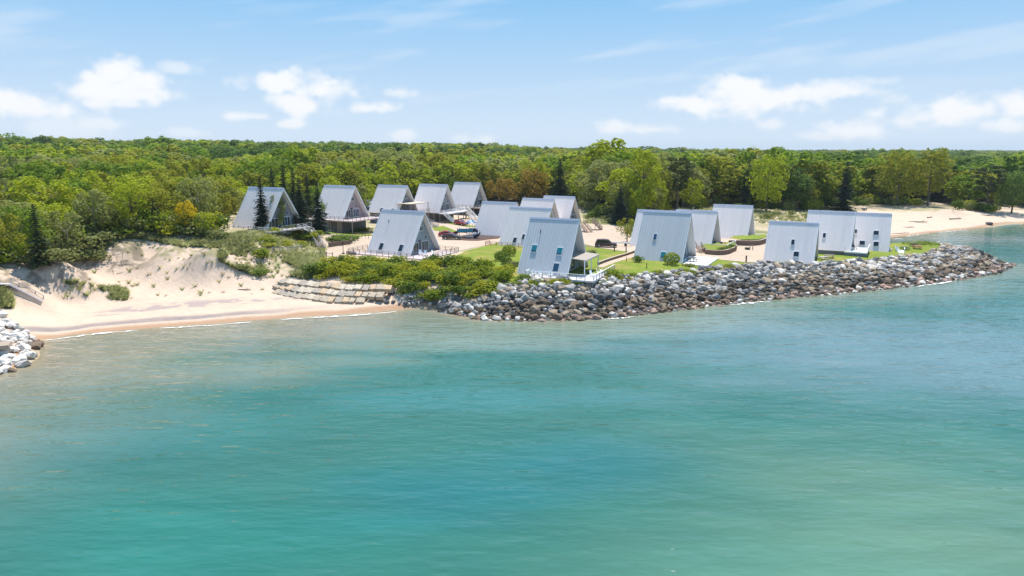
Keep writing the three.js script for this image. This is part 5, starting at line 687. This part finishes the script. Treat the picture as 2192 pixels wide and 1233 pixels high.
{ // boardwalk down the bank at the left edge
  const a = at(22, 609, 6.2), b = hit(92, 646), o = thing('boardwalk', 'weathered grey plank walkway running down the sandy bank', 'boardwalk', b), A = a.map((v, k) => v - b[k]), l = Math.hypot(A[0], A[2]), s = [-A[2] / l * .62, A[0] / l * .62], plank = std(.46, .42, .42, .85), sd = s[1] > 0 ? -1 : 1;
  const n = 36; for (let k = 0; k < n; k++) { const t = (k + .5) / n; mesh('plank', bar([A[0] * t - s[0], A[1] * t + .12, A[2] * t - s[1]], [A[0] * t + s[0], A[1] * t + .12, A[2] * t + s[1]], l / n * .82, .05), plank, o); }
  for (const k of [1, -1]) mesh('stringer', bar([s[0] * k, .04, s[1] * k], [A[0] + s[0] * k, A[1] + .04, A[2] + s[1] * k], .08, .16), plank, o);
  mesh('handrail', bar([s[0] * sd, .9, s[1] * sd], [A[0] + s[0] * sd, A[1] + .9, A[2] + s[1] * sd], .06, .08), plank, o); for (const t of [0, .25, .5, .75, 1]) mesh('post', box(A[0] * t + sd * s[0] - .05, A[0] * t + sd * s[0] + .05, A[1] * t - .5, A[1] * t + .9, A[2] * t + sd * s[1] - .05, A[2] * t + sd * s[1] + .05), plank, o);
  mesh('landing', bar([A[0], A[1] + .1, A[2]], [A[0] - 7, A[1] + .5, A[2] + 1.5], 1.25, .08), plank, o); for (const t of [2, 5]) mesh('landing_post', box(A[0] - t - .07, A[0] - t + .07, A[1] - 2.2, A[1] + .08, A[2] + t * .2 - .07, A[2] + t * .2 + .07), plank, o);
}
{ // driftwood and beach things
  const drift = std(.30, .25, .21, .9), r = rng(61);
  const log = (label, px, py, l, rad, t, group) => { const p = hit(px, py), o = thing('driftwood_log', label, 'driftwood', [p[0], p[1] + rad * .7, p[2]], t, group); mesh('log', rod([-l / 2, 0, 0], [l / 2, .05, 0], rad, rad * .6, 9), drift, o); mesh('branch_stub', rod([l * .2, 0, 0], [l * .3, rad * 3, rad], rad * .4, rad * .2, 6), drift, o); };
  log('short dark driftwood log on the sand before the stone steps', 523, 621, 2.2, .13, .1);
  log('long driftwood log lying across the far beach', 1965, 476, 6, .25, -.2); log('driftwood log near the wood on the far beach', 2045, 469, 5, .22, .2); log('thin driftwood pole at the far waterline', 1925, 500, 8, .12, .35); log('pale driftwood log under the far trees', 2115, 462, 5, .3, -.1); log('short driftwood stump on the far beach', 1990, 466, 3, .2, .5); log('driftwood pole half buried on the far beach', 1945, 487, 4, .15, .1);
  for (let k = 0; k < 26; k++) log('dead twiggy branch fallen on the sandy bank', 110 + 175 * r(), 535 + 50 * r(), 1.2 + 2 * r(), .045, r() * 3, 'dead branches on the bank');
  const b = hit(2118, 481), s = thing('beach_boulder', 'lone dark boulder at the far waterline', 'boulder', b); const m = mesh('stone', boulderGeo[3], rockMats.slate, s); m.scale.set(3, 1.6, 2.2); m.position.y = .4;
  const c = hit(1850, 449), u = thing('beach_cart', 'small dark beach cart with white seat on the far sand', 'cart', c, .3); mesh('frame', box(-.8, .8, .4, .55, -.4, .4), M.dark, u); mesh('seat', box(-.3, .5, .55, .8, -.35, .35), M.white, u); for (const x of [-.6, .6]) for (const z of [-.45, .45]) mesh('wheel', new THREE.CylinderGeometry(.3, .3, .14, 14).rotateX(Math.PI / 2).translate(x, .3, z), M.black, u);
}
{ // house with a red-brown roof among the trees on the ridge
  const d = ray(448, 312), t = 640, x = d[0] * t, z = d[2] * t, y = T(x, z), o = thing('hill_house', 'house with red-brown roof among the trees on the ridge', 'house', [x, y, z], .3), top = EYE + d[1] * t - y;
  mesh('wall', box(-8, 8, 0, top - 3.2, -5, 5), std(.5, .42, .36, .9), o); for (const s of [1, -1]) mesh('roof', new THREE.BoxGeometry(17, 6.6, .3).rotateX(-s * .95).translate(0, top - 1.6, s * 2.6), std(.22, .075, .055, .85), o); mesh('chimney', box(3, 4, top - 1, top + 1.2, -.5, .5), std(.25, .12, .09, .9), o);
}
{ // lines of surf
  const foamM = std(.85, .85, .85, .9), lines = [[[600, 684], [640, 682], [690, 679], [740, 676], [800, 671], [850, 666]], [[340, 703], [385, 700], [420, 698], [470, 695], [540, 689]], [[92, 729], [150, 721], [215, 714], [300, 706]], [[1938, 506], [1960, 503], [1990, 499]], [[2010, 497], [2040, 494], [2070, 491]], [[1912, 511], [1925, 511], [1935, 512]], [[1290, 683], [1330, 680], [1360, 677]], [[1560, 653], [1600, 649], [1650, 644]], [[1960, 613], [2000, 608], [2050, 601]]], r = rng(62);
  for (const l of lines) {
    const c = new THREE.CatmullRomCurve3(l.map(q => { const [x, z] = un(q[0], q[1], .1); return new THREE.Vector3(x, .1, z); })), pts = c.getPoints(60), pos = [], idx = [];
    pts.forEach((p, k) => { const e = Math.sin(Math.PI * k / 60) ** .6, w = (.03 + .42 * step(.35, .75, fbm(k * .33, l[0][0], 3, 5))) * e, o = (fbm(k * .13, l[0][1], 3, 6) - .5) * .7; pos.push(p.x, .10, p.z + o - w, p.x, .13, p.z + o, p.x, .10, p.z + o + w); if (k) for (const m of [0, 1]) { const a = (k - 1) * 3 + m; idx.push(a, a + 1, a + 3, a + 1, a + 4, a + 3); } });
    const g = new THREE.BufferGeometry(); g.setAttribute('position', new THREE.Float32BufferAttribute(pos, 3)); g.setIndex(idx); g.computeVertexNormals(); struct('surf_foam', g, foamM);
  }
}
const renderer = new THREE.WebGLRenderer({ antialias: true });
renderer.toneMapping = THREE.LinearToneMapping; renderer.toneMappingExposure = EXPOSURE; renderer.shadowMap.enabled = true;
renderer.render(scene, camera);
